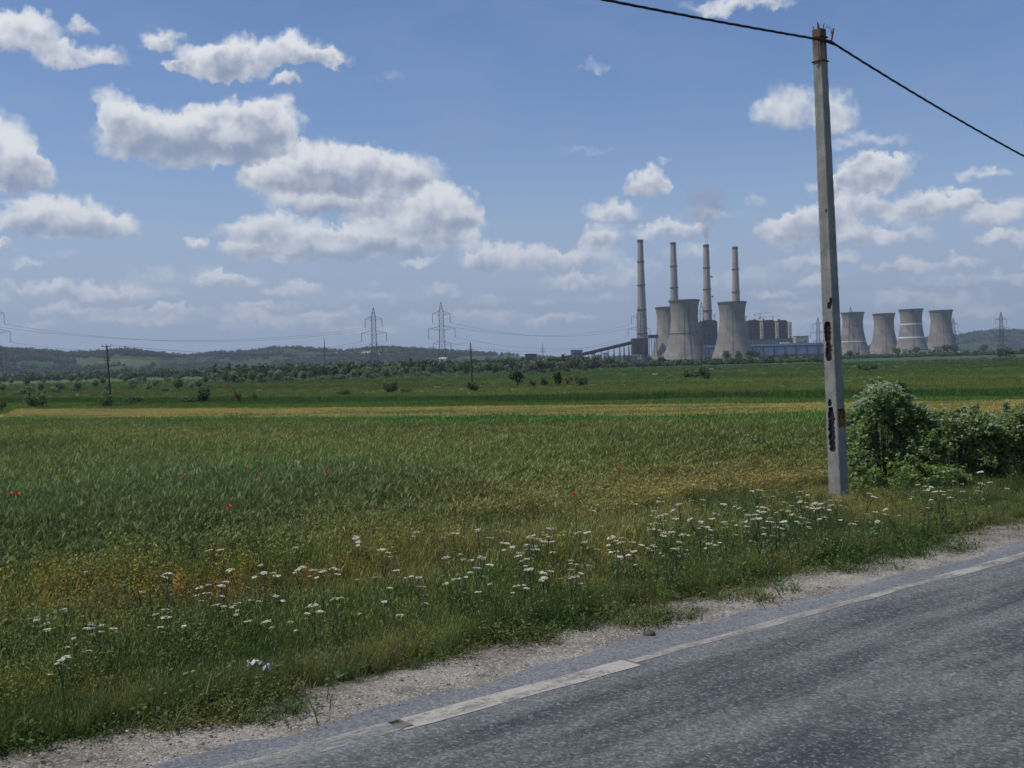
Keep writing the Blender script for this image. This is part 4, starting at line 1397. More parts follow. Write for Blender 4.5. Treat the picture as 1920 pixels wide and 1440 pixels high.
def boiler(px0, px1, pyt, D, label, stair=None, pybot=639):
    root, w, h = block('boiler_house', px0, px1, pyt + 2.5, D, 40, label, 'boiler house', BOIL, BOIL_D, BO)
    b = MB()                                          # low curved roof light
    n = 14
    prof = [(-w * .92 * math.cos(math.pi * i / n), 3.2 * math.sin(math.pi * i / n) + h + .9) for i in range(n + 1)]
    b.add([(x, 1, z) for x, z in prof] + [(x, 39, z) for x, z in prof], [tuple(range(n, -1, -1)), tuple(range(n + 1, 2 * n + 2))] + [(i, i + 1, n + 2 + i, n + 1 + i) for i in range(n)])
    b.build('roof_vault', BOIL_D, root)
    rr = random.Random(int(px0))
    for k in range(5):
        z = h * (.42 + .11 * k)
        face_strip(root, 'panel_band', -w * .94, w * .94, z, z + h * .055, BOIL_D)
    for k in range(4):
        x = -w * .8 + w * 1.6 * k / 3
        b = MB(); b.box(x - .7, -1.4, h * .2, x + .7, -.36, h * rr.uniform(.8, .96)); b.build('duct', STEEL_D if k % 2 else RUSTY, root)
    for k in range(3):
        x = rr.uniform(-w * .7, w * .7)
        b = MB(); b.bar((x, 20, h + 2.5), (x, 20, h + rr.uniform(5.5, 8)), 1.0, n=8); b.build('vent_pipe', STEEL_D, root)
    if stair:
        b = MB(); s0 = X(stair[0], D) - root.location.x; s1 = X(stair[1], D) - root.location.x
        b.box(s0, -6, 0, s1, 8, h - 1.0)
        st = b.build('stair_tower', CREAM, root)
        b = MB()
        for k in range(9):
            b.box(s0 + (s1 - s0) * .35, -6.2, h * (.12 + .09 * k), s0 + (s1 - s0) * .65, -6.003, h * (.15 + .09 * k))
        b.build('window_column', GLASS, st)
    return root


boiler(1317, 1347, 600.5, 2560, 'dark boiler house seen between the two groups of near cooling towers')
boiler(1404, 1427, 600.5, 2500, 'dark boiler house just beyond the cooling tower that stands apart', (1426.4, 1431.6))
boiler(1432, 1455.5, 600.5, 2500, 'dark boiler house in the middle of the three with cream stair towers', (1455.2, 1460.4))
boiler(1460.6, 1478.5, 600.5, 2500, 'narrowest dark boiler house, at the outer end of the three with cream stair towers', (1478.6, 1485))

root, w, h = block('annex_building', 1398, 1493, 635.5, 2470, 24, 'long low greenish grey annex along the foot of the boiler houses', 'industrial building', GREENISH)
for k in range(14): face_strip(root, 'window', -w + 4 + k * (2 * w - 8) / 14, -w + 4 + (k + .6) * (2 * w - 8) / 14, h * .62, h * .8, GLASS)
root, w, h = block('service_building', 1493.5, 1517.5, 630.5, 2440, 26, 'cream block with a flat roof at the end of the annex', 'industrial building', CREAM_D)
face_strip(root, 'doorway', w * .30, w * .55, h * .25, h * .8, GLASS)
for k in range(4): face_strip(root, 'window', -w * .85 + k * w * .27, -w * .85 + (k + .6) * w * .27, h * .62, h * .76, GLASS)
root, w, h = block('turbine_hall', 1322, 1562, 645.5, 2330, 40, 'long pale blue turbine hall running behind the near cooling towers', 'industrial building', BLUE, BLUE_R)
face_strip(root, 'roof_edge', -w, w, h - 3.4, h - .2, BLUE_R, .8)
face_strip(root, 'painted_shadow_strip', -w, w, h - 6.4, h - 3.6, DKBLUE, .3)  # dark blue strip that paints in the shadow below the roof edge
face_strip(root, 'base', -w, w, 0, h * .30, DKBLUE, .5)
for k in range(12):
    x = -w + 8 + k * (2 * w - 16) / 11
    face_strip(root, 'pilaster', x - 1.7, x + 1.7, h * .3, h - 6.5, DKBLUE, .9)
b = MB(); b.box(w * .20, 4, h + .92, w * .34, 12, h + 3.2); b.build('roof_light', WHITE, root)


def tower_crane(px, pyt, D, z0, reach0, reach1, label):
    H = Z(px, pyt, D) - z0
    root = empty('tower_crane', (X(px, D), D + 15, z0), label, 'crane', 'tower cranes over the boiler houses')
    b = MB()
    for sx in (-.8, .8):
        for sy in (-.8, .8): b.bar((sx, sy, 0), (sx, sy, H), .22)
    for i in range(12): b.bar((-.8, -.8, H * i / 12), (.8, -.8, H * (i + 1) / 12), .14)
    b.build('mast', CREAM_D, root)
    b = MB()
    b.bar((reach0, 0, H - 1.5), (0, 0, H + .2), .35); b.bar((0, 0, H + .2), (reach1, 0, H + 1.5), .35)
    b.bar((reach0, 0, H - 2.6), (0, 0, H - 1.4), .25); b.bar((0, 0, H - 1.4), (reach1, 0, H + .6), .25)
    b.bar((0, 0, H - 2), (0, 0, H + 4), .3)
    b.build('jib', CREAM_D, root)
    b = MB(); b.box(reach0 - 1.0, -1, H - 5.2, reach0 + 1.6, 1, H - 2.7); b.build('counterweight', DUSTY, root)
    return root


tower_crane(1430, 587, 2520, Z(1430, 602, 2520), -13, 26, 'tower crane with the longer jib above the first stair tower')
tower_crane(1454, 592.5, 2520, Z(1454, 602, 2520), -32, 18, 'tower crane above the second stair tower, its jib set lower')
tower_crane(1403, 592.5, 2520, Z(1403, 602, 2520), -5, 7, 'short crane just clear of the cooling tower that stands apart')
tower_crane(1344, 590, 2600, Z(1344, 602, 2600), -8, 4, 'short crane on the dark boiler house between the cooling towers')

# coal handling: sloping conveyor, transfer towers, sheds
CD = 2050.0


def conveyor():
    pts = [(1030, 674.5), (1072, 667), (1092, 663.5), (1190, 640.5)]
    root = empty('coal_conveyor', (X(1092, CD), CD, GZ), 'long sloping dark coal conveyor gallery climbing on trestles towards the first chimney', 'conveyor')
    ox = root.location.x
    P3 = [(X(px, CD) - ox, 0.0, Z(px, py, CD) - GZ) for px, py in pts]
    for i, (a, c) in enumerate(zip(P3[:-1], P3[1:])):
        b = MB()
        h = 4.2
        b.add([(a[0], -3, a[2] - h), (c[0], -3, c[2] - h), (c[0], 3, c[2] - h), (a[0], 3, a[2] - h), (a[0], -3, a[2]), (c[0], -3, c[2]), (c[0], 3, c[2]), (a[0], 3, a[2])],
              [(0, 3, 2, 1), (4, 5, 6, 7), (0, 1, 5, 4), (1, 2, 6, 5), (2, 3, 7, 6), (3, 0, 4, 7)])
        b.build('gallery', STEEL_D if i != 2 else BOIL_D, root)
        b = MB(); b.bar((a[0], 0, a[2] + .35), (c[0], 0, c[2] + .35), 2.4, n=4); b.build('gallery_roof', RUSTY, root)
    for px in (1104, 1116, 1128, 1141, 1152, 1163, 1171, 1180):
        x = X(px, CD) - ox
        z = float(np.interp(px, [q[0] for q in pts], [Z(q[0], q[1], CD) - GZ for q in pts])) - 4.2
        b = MB()
        for sy in (-3, 3): b.bar((x - 1.2, sy * 1.4, -.5), (x, sy, z), .55); b.bar((x + 1.2, sy * 1.4, -.5), (x, sy, z), .55)
        for t in (.3, .6, .9): b.bar((x, -4, z * t), (x, 4, z * t), .4)
        b.build('trestle', STEEL_D, root)


conveyor()
root, w, h = block('transfer_tower', 1187, 1216.5, 635, 2040, 26, 'tall dark rusty transfer tower on steel legs where the coal conveyor ends', 'industrial building', STEEL_D, RUSTY, z0=GZ + 16)
for x in (-.95, -.55, -.15, .25, .65, .95):
    for y_ in (1.0, 24.0):
        b = MB(); b.bar((w * x, y_, -16.5), (w * x, y_, .2), 1.0); b.build('leg', STEEL_D, root)
for k in range(4):
    face_strip(root, 'panel', -w + 2 + k * w * .48, -w + 2 + (k + .8) * w * .48, h * .1, h * .6, BOIL_D if k % 2 else RUSTY)
b = MB()
for k in range(5): b.bar((-w * .95 + k * w * .4, .9, -16), (-w * .95 + (k + 1) * w * .4, .9, 0), .45)
b.build('bracing', STEEL_D, root)
root, w, h = block('conveyor_bridge', 1217, 1236, 628.5, 2140, 8, 'short level conveyor bridge between the transfer tower and the cooling tower', 'conveyor', STEEL_D, RUSTY, z0=Z(1225, 634, 2140))
for x in (-.8, -.3, .2, .7):
    b = MB(); b.bar((w * x, 4, -36), (w * x, 4, .2), .9); b.build('leg', STEEL_D, root)
root, w, h = block('drive_house', 1071.5, 1093, 657, 2030, 14, 'grey drive house at the lower bend of the coal conveyor', 'industrial building', DUSTY, STEEL_D)
face_strip(root, 'opening', -w * .4, w * .5, h * .05, h * .5, BOIL_D); face_strip(root, 'window', -w * .7, w * .7, h * .68, h * .84, GLASS)
root, w, h = block('coal_shed', 985, 1007, 664.5, 1750, 14, 'low dark shed at the start of the coal conveyor', 'shed', RUSTY, BOIL_D)
face_strip(root, 'doorway', -w * .6, w * .1, 0, h * .7, BOIL_D)
for px0, px1, pyt, D, mat, lab in ((1108, 1117, 663, 2150, WHITE, 'small white shed under the coal conveyor, nearer its low end'), (1131, 1141, 662, 2150, WHITE, 'second small white shed under the middle of the coal conveyor'),
                                   (1119, 1129, 666, 2120, BLUE, 'small bluish shed between the two white sheds under the conveyor'), (1168, 1184, 667, 2100, DUSTY, 'dusty grey shed at the foot of the transfer tower'),
                                   (1072, 1080, 673, 1960, WHITE, 'tiny pale hut below the drive house')):
    root, w, h = block('shed', px0, px1, pyt, D, 10, lab, 'shed', mat)
    face_strip(root, 'doorway', -w * .5, w * .1, 0, h * .7, GLASS)
for px0, px1, pyt, D, mat, lab, dp in ((1691.5, 1702.5, 655, 2350, CREAM, 'small cream house at the foot of the tower ringed by white bands', 10), (1751, 1769, 650.5, 2300, CREAM_D, 'cream block at the foot of the last cooling tower', 12),
                                       (1722, 1750, 656, 2330, WHITE, 'low white sheds between the last two cooling towers', 8), (1800, 1822, 658, 2200, WHITE, 'low white hall before the wooded ridge', 10)):
    root, w, h = block('works_building', px0, px1, pyt, D, dp, lab, 'industrial building', mat)
    for k in range(3): face_strip(root, 'window', -w * .8 + k * w * .55, -w * .8 + (k + .6) * w * .55, h * .4, h * .7, GLASS)
for px, py, wpx, lab in ((831, 672, 15, 'white house with a pale roof on the hillside behind the larger pylon'),):
    D = 2150.0
    z = Z(px, 677.5, D); x = X(px, D); w = wpx / 2 * D / FPX
    root = empty('house', (x, D, z), lab, 'house', None)
    b = MB(); b.box(-w, 0, 0, w, 9, 4.5); b.build('wall', WHITE, root)
    b = MB(); b.add([(-w - .6, -.6, 4.51), (w + .6, -.6, 4.51), (w + .6, 9.6, 4.51), (-w - .6, 9.6, 4.51), (-w, 4.5, 8), (w, 4.5, 8)], [(0, 3, 2, 1), (0, 1, 5, 4), (2, 3, 4, 5), (1, 2, 5), (3, 0, 4)]); b.build('roof', CREAM, root)
    face_strip(root, 'window', -w * .5, -w * .1, 1.8, 3.4, GLASS)
for px, py, wpx, lab in ((1228.5, 704.5, 9, 'low white box lying in the field before the cooling towers'), (1334, 694, 7, 'low white box in the field before the boiler houses')):
    g = gpt(px, py); w = wpx / 2 * g.y / FPX
    root = empty('field_trailer', g, lab, 'trailer')
    b = MB(); b.box(-w, -.5, .35, w, .5, .35 + w * .55); b.build('body', WHITE, root)
    for sx in (-.6, .6):
        b = MB(); b.bar((sx * w, -.55, .25), (sx * w, .55, .25), .26, n=10); b.build('wheel', STEEL_D, root)

# ------------------------------------------------------------------ pylons, wooden poles and their lines
GALV = rough_mat('galvanised_steel', srgb(74, 80, 88), srgb(96, 100, 106), .5, .6, metallic=.1)
INSUL = rough_mat('insulator_glass', srgb(70, 78, 84), srgb(92, 98, 100), .5, .35)


def pylon(px, pyt, D, label, rz=0.0, thick=1.0):
    base = on_ground(px, D)
    H = Z(px, pyt, D) - base.z
    root = empty('pylon', base, label, 'pylon', 'lattice pylons', rz)
    th = D / FPX * .42 * thick                          # member size grows with nothing but the pylon's own build
    th = min(max(th, .10), .36)
    k = H / 44.0
    lev = [0, 6, 11.5, 16, 20, 23.5, 26.5, 29.5, 32.5, 35.5, 38.5]
    hw = lambda z: float(np.interp(z, [0, 18, 38.5, 44], [3.6, 1.55, 1.2, .12]))
    b = MB()
    zs_ = lev + [41.5, 44]
    for z0, z1 in zip(zs_[:-1], zs_[1:]):
        for sx in (-1, 1):
            for sy in (-1, 1):
                b.bar((sx * hw(z0) * k, sy * hw(z0) * k, z0 * k), (sx * hw(z1) * k, sy * hw(z1) * k, z1 * k), th * .75, cap=False)
        for s in (-1, 1):
            for (ax, ay, bx_, by_) in ((-1, s, 1, s), (s, -1, s, 1)):
                b.bar((ax * hw(z0) * k, ay * hw(z0) * k, z0 * k), (bx_ * hw(z1) * k, by_ * hw(z1) * k, z1 * k), th * .45, cap=False)
                b.bar((bx_ * hw(z0) * k, by_ * hw(z0) * k, z0 * k), (ax * hw(z1) * k, ay * hw(z1) * k, z1 * k), th * .45, cap=False)
                b.bar((ax * hw(z1) * k, ay * hw(z1) * k, z1 * k), (bx_ * hw(z1) * k, by_ * hw(z1) * k, z1 * k), th * .4, cap=False)
    b.build('lattice_mast', GALV, root)
    hang = []
    for z, a in ((38.5, 5.3), (29.5, 8.0), (20.8, 5.3)):
        b = MB()
        for s in (-1, 1):
            tip = (s * a * k, 0, (z - 1.6) * k)
            for sy in (-1, 1):
                b.bar((s * 1.1 * k, sy * 1.1 * k, z * k), tip, th * .7, cap=False)
                b.bar((s * 1.1 * k, sy * 1.1 * k, (z - 2.6) * k), tip, th * .5, cap=False)
            for t in (.35, .7):
                q = (s * (1.1 + (a - 1.1) * t) * k, 0, (z - 1.6 * t) * k)
                b.bar((s * 1.1 * k, 0, (z - 2.6) * k), q, th * .35, cap=False)
            hang.append((s * a * k, 0, (z - 1.6) * k))
        b.build('cross_arm', GALV, root)
    ends = []
    for h_ in hang:
        b = MB()
        b.tube([h_, (h_[0], 0, h_[2] - 5.4 * k)], th * 1.1, 6)
        b.build('insulator', INSUL, root)
        ends.append(Matrix.Translation(base) @ Matrix.Rotation(rz, 4, 'Z') @ Vector((h_[0], 0, h_[2] - 5.4 * k)))
    return ends


pA = pylon(-9, 561, 640, 'large lattice pylon cut off by the edge of the picture')
pB = pylon(703, 577, 735, 'lattice pylon standing before the quarry on the wooded hill')
pC = pylon(830, 566, 691, 'largest whole lattice pylon, next to the one before the quarry')
pD = pylon(1200, 575, 955, 'lattice pylon beside the first grey chimney and the transfer tower', thick=.8)
pE = pylon(1318, 567, 1050, 'lattice pylon between the near cooling towers, before a dark boiler house', thick=.7)
pF = pylon(1535.5, 594, 1400, 'lattice pylon just before the concrete pole, above the blue turbine hall', thick=.8)
pG = pylon(1597, 576, 1100, 'lattice pylon in front of the cooling tower next to the concrete pole', thick=.6)
pH = pylon(1789, 596, 1500, 'lattice pylon partly hidden behind the last cooling tower', thick=.7)
pI = pylon(1878.5, 585, 1250, 'lattice pylon before the wooded ridge beyond all the cooling towers', thick=.8)


def small_pylon(px, pyt, D, label):
    base = on_ground(px, D)
    H = Z(px, pyt, D) - base.z
    root = empty('pylon', base, label, 'pylon', 'lattice pylons')
    b = MB(); w = H * .035; th = .16
    for sx in (-1, 1):
        for sy in (-1, 1): b.bar((sx * w, sy * w, -1), (0, 0, H), th)
    for i in range(10):
        t0, t1 = i / 10, (i + 1) / 10
        b.bar((-w * (1 - t0), -w * (1 - t0), H * t0), (w * (1 - t1), -w * (1 - t1), H * t1), th * .6)
        b.bar((w * (1 - t0), -w * (1 - t0), H * t0), (-w * (1 - t1), -w * (1 - t1), H * t1), th * .6)
    b.build('lattice_mast', GALV, root)
    for t, a in ((.72, .10), (.62, .12)):
        b = MB(); b.bar((-H * a, 0, H * t), (H * a, 0, H * t), th); b.bar((-H * a, 0, H * t), (0, 0, H * (t + .05)), th * .7); b.bar((H * a, 0, H * t), (0, 0, H * (t + .05)), th * .7)
        b.build('cross_arm', GALV, root)


small_pylon(609.5, 633, 900, 'small lattice pylon with short arms, smaller than the two tall ones near it')
small_pylon(1018.5, 641.5, 1250, 'smallest lattice pylon, above the start of the coal conveyor')
CABLE = rough_mat('line_wire', srgb(72, 78, 88), srgb(84, 90, 98), .2, .6)


def span(a, b, sag, r, label, group, name='power_line', n=24, mat=None):
    a, b = Vector(a), Vector(b)
    m = MB()
    m.tube([a.lerp(b, i / n) - Vector((0, 0, sag * 4 * (i / n) * (1 - i / n))) for i in range(n + 1)], r, 5)
    o = m.build(name, mat or CABLE)
    return tag(o, label, 'cable', group)


for ends_a, ends_b, lab, grp, sag in ((pA, pB, 'thin high voltage wire sagging from the cut off pylon to the one before the quarry', 'wires to the pylon before the quarry', 9),
                                      (pC, pD, 'thin high voltage wire from the largest pylon to the one beside the first chimney', 'wires from the largest pylon', 9)):
    for i in range(6): span(ends_a[i], ends_b[i], sag * (1 + .1 * (i % 3)), .055, lab, grp)

WOODM = rough_mat('weathered_wood', srgb(74, 62, 50), srgb(106, 90, 74), 3.0, .95, streak=(1, 1, .15))


def wooden_pole(pxb, pyb, pxt, pyt, r, label, arms):
    base = gpt(pxb, pyb)
    top = at(pxt, pyt, base.y) - base
    root = empty('wooden_pole', base, label, 'utility pole', 'wooden poles across the fields')
    b = MB(); b.tube([tuple(top * t) for t in (-.04, .25, .5, .75, 1.0)], [r * 1.15, r * 1.08, r, r * .92, r * .82], 8); b.build('shaft', WOODM, root, True)
    for t, a in arms:
        c = top * t
        b = MB(); b.bar((c.x - a, c.y - r, c.z), (c.x + a, c.y - r, c.z), .07); b.build('crossarm', WOODM, root)
        for s in (-1, 1):
            b = MB(); b.bar((c.x + s * a * .85, c.y - r, c.z), (c.x + s * a * .85, c.y - r, c.z + .28), .055, .04, 6); b.build('insulator', INSUL, root)
    b = MB(); c = top; b.bar(tuple(c), (c.x, c.y, c.z + .3), .05, .04, 6); b.build('pin', INSUL, root)
    return base + top


t1 = wooden_pole(208, 763, 200, 648, .16, 'leaning wooden pole with a crossarm where the yellow strip begins', ((.985, .75), (.80, .5), (.76, .45)))
t2 = wooden_pole(885.5, 731, 882, 643, .17, 'tall wooden pole with a bush at its foot in the mid field', ((.86, .7),))
t3 = wooden_pole(1316, 708, 1314, 622, .15, 'thin pole in front of the tallest cooling tower', ())
t4 = wooden_pole(1611, 694, 1610, 646, .15, 'thin pole in the field just beyond the concrete pole', ())
t5 = wooden_pole(1233.5, 681, 1233, 656, .4, 'short thick post before the half hidden cooling tower', ())
span(t1 + Vector((.5, 0, .1)), t2 + Vector((-.5, 0, .1)), 2.2, .02, 'thin wire between the leaning wooden pole and the pole in the mid field', None)

# ------------------------------------------------------------------ the concrete pole by the road
POLE_BASE = gpt(1573.5, 940)
POLE_TOP = at(1535.5, 56, POLE_BASE.y)
PH = POLE_TOP.z - POLE_BASE.z


def pole_concrete():
    def extra(N, p, c):
        sp = N.new('ShaderNodeSeparateXYZ'); N.link(p, sp.inputs[0])
        n = N.noise(N.vec('MULTIPLY', p, (6, 6, .5)), 1.5, 6, .65)
        c = N.mix(N.step(n, .46, .7, 0, .45), c, srgb(112, 108, 98))
        topr = N.math('ADD', N.math('SUBTRACT', sp.outputs[2], PH), N.math('MULTIPLY', N.noise(N.vec('MULTIPLY', p, (9, 9, 2.5)), 1.0, 5, .6), .9))
        return N.mix(N.step(topr, -.12, .32, 0, .8), c, srgb(96, 66, 46))
    return rough_mat('pole_concrete', srgb(128, 128, 120), srgb(156, 155, 146), 4.0, .95, bump=.006, bscale=40, extra=extra)


PCON = pole_concrete()
PRUST = rough_mat('exposed_rust', srgb(30, 26, 32), srgb(58, 46, 48), 14.0, .95, bump=.01)
IRON = rough_mat('rusty_iron', srgb(70, 46, 36), srgb(104, 70, 50), 20.0, .85)
BLACKC = rough_mat('black_sheath', srgb(26, 26, 32), srgb(38, 38, 44), 8.0, .55)

pole = empty('concrete_utility_pole', POLE_BASE, 'tall worn square concrete utility pole with dark gashes standing in the verge', 'utility pole')
LEAN = POLE_TOP - POLE_BASE


def pole_shaft():
    """four faces; the face towards the crop-side traffic carries the gashes, really cut in"""
    hs = np.arange(-0.4, PH + .001, .0125)
    hs[-1] = PH
    na = 24                                             # columns on each of the two faces that are seen
    u, nn = np.array([UD[0], UD[1]]), np.array([ND[0], ND[1]])

    def py_h(py): return float(np.interp(py, [56, 940], [PH, 0]))
    gash = [(py_h(804), .47, (py_h(762) - py_h(846)) / 2, .25, .035, 3), (py_h(754), .42, .05, .14, .02, 3),
            (py_h(621), .46, .17, .30, .03, 2), (py_h(657), .48, .165, .25, .03, 2), (py_h(572), .70, .05, .16, .015, 2), (py_h(564), .86, .06, .10, .015, 2), (py_h(395), .78, .03, .07, .008, 2), (py_h(885), .5, .006, .22, .004, 2)]
    corners = lambda h: np.interp(h, [0, PH], [.118, .082])
    V, F, M = [], [], []
    H, A = np.meshgrid(hs, np.linspace(0, 1, na + 1), indexing='ij')
    hw = corners(H)
    lean = np.stack([LEAN.x * H / PH, LEAN.y * H / PH], -1)
    # path round the section: corner(+n,-u) -> corner(-n,-u) is the face seen lit; then corner(-n,-u) -> corner(-n,+u)
    rows = []
    for face in range(4):
        if face == 0: du, dn, out = -hw, hw * (1 - 2 * A), -u
        elif face == 1: du, dn, out = -hw + 2 * hw * A, -hw, -nn
        elif face == 2: du, dn, out = hw, -hw + 2 * hw * A, u
        else: du, dn, out = hw - 2 * hw * A, hw, nn
        xy = du[..., None] * u + dn[..., None] * nn
        depth = np.zeros_like(H)
        mask = np.zeros_like(H)
        if face == 0:
            for (h0, a0, rh, ra, dp, pw) in gash:
                wob = 1 + .38 * fbm(H * 22, A * 2 + h0 * 7, 3) + .22 * vnoise(H * 70, A * 6, 8)
                q = 1 - (np.abs((H - h0) / rh) ** (pw * 2) + np.abs((A - a0 - .05 * fbm(H * 6, A * 0, 9)) / (ra * wob)) ** (4 if pw == 3 else 2.2))
                depth = np.maximum(depth, dp * sstep(q, 0, .35)); mask = np.maximum(mask, q > .06)
        edge = np.minimum(A, 1 - A)
        chip = np.clip(.12 + fbm(H * 9, A * 0 + face * 5.1, 77) * 1.3 + .7 * vnoise(H * 34, A * 0, 5), 0, 1)
        depth = np.maximum(depth, .010 * chip * (1 - sstep(edge, 0, .10)) * (1 - (edge < 1e-6)))
        rnd_c = .006 * (edge < 1e-6)
        xy = xy - out * depth[..., None] - xy / np.maximum(1e-6, np.linalg.norm(xy, axis=-1, keepdims=True)) * (rnd_c + .012 * chip * (edge < 1e-6))[..., None]
        xyz = np.concatenate([xy + lean, H[..., None]], -1)
        n0 = sum(len(v) for v in V)
        V.append(xyz.reshape(-1, 3))
        I, K = np.meshgrid(np.arange(len(hs) - 1), np.arange(na), indexing='ij')
        a = (I * (na + 1) + K).ravel() + n0
        F.append(np.stack([a, a + 1, a + na + 2, a + na + 1], -1))
        M.append(((mask[:-1, :-1] + mask[1:, 1:]) > 0).ravel().astype(np.int32))
    V, F, M = np.concatenate(V), np.concatenate(F), np.concatenate(M)
    n0 = len(V)
    top = hw[-1, 0]
    V = np.concatenate([V, np.array([[LEAN.x + (a * u + b_ * nn)[0] * top * .98, LEAN.y + (a * u + b_ * nn)[1] * top * .98, PH - .002] for a, b_ in ((-1, 1), (-1, -1), (1, -1), (1, 1))])])
    F = np.concatenate([F, [[n0, n0 + 1, n0 + 2, n0 + 3]]]); M = np.concatenate([M, [0]])
    me = np_mesh('shaft', V, F, [PCON, PRUST])
    me.polygons.foreach_set('material_index', M[:len(me.polygons)])
    return link_mesh('shaft', me, pole)


shaft = pole_shaft()
u3, n3 = Vector((UD[0], UD[1], 0)), Vector((ND[0], ND[1], 0))


def on_pole(h, a=0.0, b=0.0):
    """a point at height h, a along the road, b towards the crop, from the middle of the pole"""
    return Vector((LEAN.x * h / PH, LEAN.y * h / PH, h)) + u3 * a + n3 * b


for zc, w_, name in ((PH - .13, .088, 'iron_collar'), (PH - .52, .089, 'iron_collar')):
    b = MB()
    c = [on_pole(zc, sa * (w_ + .006), sb * (w_ + .006)) for sa, sb in ((-1, -1), (1, -1), (1, 1), (-1, 1))]
    for i in range(4): b.bar(c[i], c[(i + 1) % 4], .013, n=4)
    b.build(name, IRON, pole)
for a, b_, l in ((-.05, -.04, .08), (.0, .02, .13), (.05, -.05, .10), (-.06, .05, .05), (.06, .05, .09)):
    m = MB(); m.tube([on_pole(PH - .05, a, b_), on_pole(PH + l * .5, a * 1.05, b_), on_pole(PH + l, a * 1.3, b_ * 1.2)], .008, 5); m.build('reinforcing_bar', IRON, pole)
m = MB()
arm0, arm1 = on_pole(PH - .20, .05, -.09), on_pole(PH - .22, .24, -.10)
m.bar(arm0, arm1, .02, n=6)
m.bar(on_pole(PH - .22, .17, -.10), on_pole(PH + .04, .26, -.10), .016, n=5)
m.build('cable_bracket', IRON, pole)
m = MB(); m.tube([on_pole(PH - .02, .08, -.02), on_pole(PH + .07, .14, -.06), on_pole(PH + .02, .20, -.09), on_pole(PH - .12, .22, -.1)], .006, 5); m.build('loose_wire', IRON, pole)
m = MB(); m.tube([on_pole(PH - .14, -.10, -.06), on_pole(PH - .35, -.115, -.06), on_pole(PH - .56, -.10, -.05), on_pole(PH - .62, -.10, .0)], .007, 5); m.build('loose_wire', IRON, pole)
# painted number on the shaded face, over an ochre patch
OCHRE = rough_mat('ochre_paint', srgb(112, 92, 52), srgb(132, 98, 54), 9.0, .9)
BLACKP = rough_mat('black_paint', srgb(24, 22, 24), srgb(40, 36, 34), 9.0, .9)
py_h = lambda py: float(np.interp(py, [56, 940], [PH, 0]))
hA, hB = py_h(764), py_h(800)
m = MB()
for h0, h1 in ((hB, hA),):
    w_ = .100
    pts = [on_pole(h0, -w_, -.1155), on_pole(h0, w_, -.1155), on_pole(h1, w_, -.1135), on_pole(h1, -w_, -.1135)]
    bk = [p + n3 * .012 for p in pts]
    m.add(pts + bk, [(0, 1, 2, 3), (4, 7, 6, 5), (0, 4, 5, 1), (1, 5, 6, 2), (2, 6, 7, 3), (3, 7, 4, 0)])
patch_o = m.build('painted_patch', OCHRE, pole)
fc = bpy.data.curves.new('number', 'FONT')
fc.body = '73'
fc.size, fc.extrude, fc.align_x, fc.space_character = .215, .0015, 'CENTER', .85
tmp = bpy.data.objects.new('number', fc)
COL.objects.link(tmp)
bpy.context.view_layer.update()
nm = bpy.data.meshes.new_from_object(tmp.evaluated_get(bpy.context.evaluated_depsgraph_get()))
COL.objects.unlink(tmp); bpy.data.objects.remove(tmp)
nm.materials.clear(); nm.materials.append(BLACKP)
num = link_mesh('painted_number', nm, patch_o)
o_ = on_pole(py_h(783), 0, -.1172)
num.matrix_local = Matrix(((u3.x, LEAN.x / PH, -n3.x, o_.x), (u3.y, LEAN.y / PH, -n3.y, o_.y), (u3.z, 1, 0, o_.z), (0, 0, 0, 1)))

# the cable: twisted insulated wires, one span each way
def twisted(a, b, sag, label, n=170):
    a, b = Vector(a), Vector(b)
    m = MB()
    L_ = (b - a).length
    side = (b - a).cross(Vector((0, 0, 1))).normalized()
    for k in range(3):
        pts = []
        for i in range(n + 1):
            t = i / n
            w = 2 * math.pi * (t * L_ / .85 + k / 3)
            pts.append(a.lerp(b, t) - Vector((0, 0, sag * 4 * t * (1 - t))) + side * .0105 * math.cos(w) + Vector((0, 0, .0105 * math.sin(w))))
        m.tube(pts, .0115, 6)
    return tag(m.build('overhead_cable', BLACKC, smooth=True), label, 'cable', 'twisted cables on the concrete pole')


W0 = POLE_BASE + on_pole(PH - .20, -.02, -.115)
W1 = POLE_BASE + on_pole(PH - .215, .235, -.115)
# both spans follow the road; the heights are those at which they leave the picture
twisted(W0 + u3 * .02, W0 - u3 * 34 + Vector((0, 0, .2)), .60, 'black twisted cable running from the concrete pole up over the power station side')
twisted(W1, W1 + u3 * 36 - Vector((0, 0, 2.6)), 1.28, 'black twisted cable dropping away from the bracket of the concrete pole along the road')
m = MB(); m.tube([tuple(W0 + u3 * .02), tuple(W0 + u3 * .12 - n3 * .01), tuple(W1)], .023, 8)
tag(m.build('overhead_cable', BLACKC), 'short piece of black cable crossing the face of the concrete pole', 'cable', 'twisted cables on the concrete pole')

# ------------------------------------------------------------------ big white flowered shrubs beside the pole
ELDER = leaf_mat('elder_leaves', (srgb(132, 156, 92), srgb(142, 162, 98)), .55, .34, .04)
ELDER_Y = leaf_mat('young_shrub_leaves', (srgb(116, 142, 70), srgb(128, 148, 74)), .5, .40, .04)
BLOOM = leaf_mat('shrub_bloom', (srgb(186, 198, 172), srgb(196, 206, 182)), .3, .18, .02)


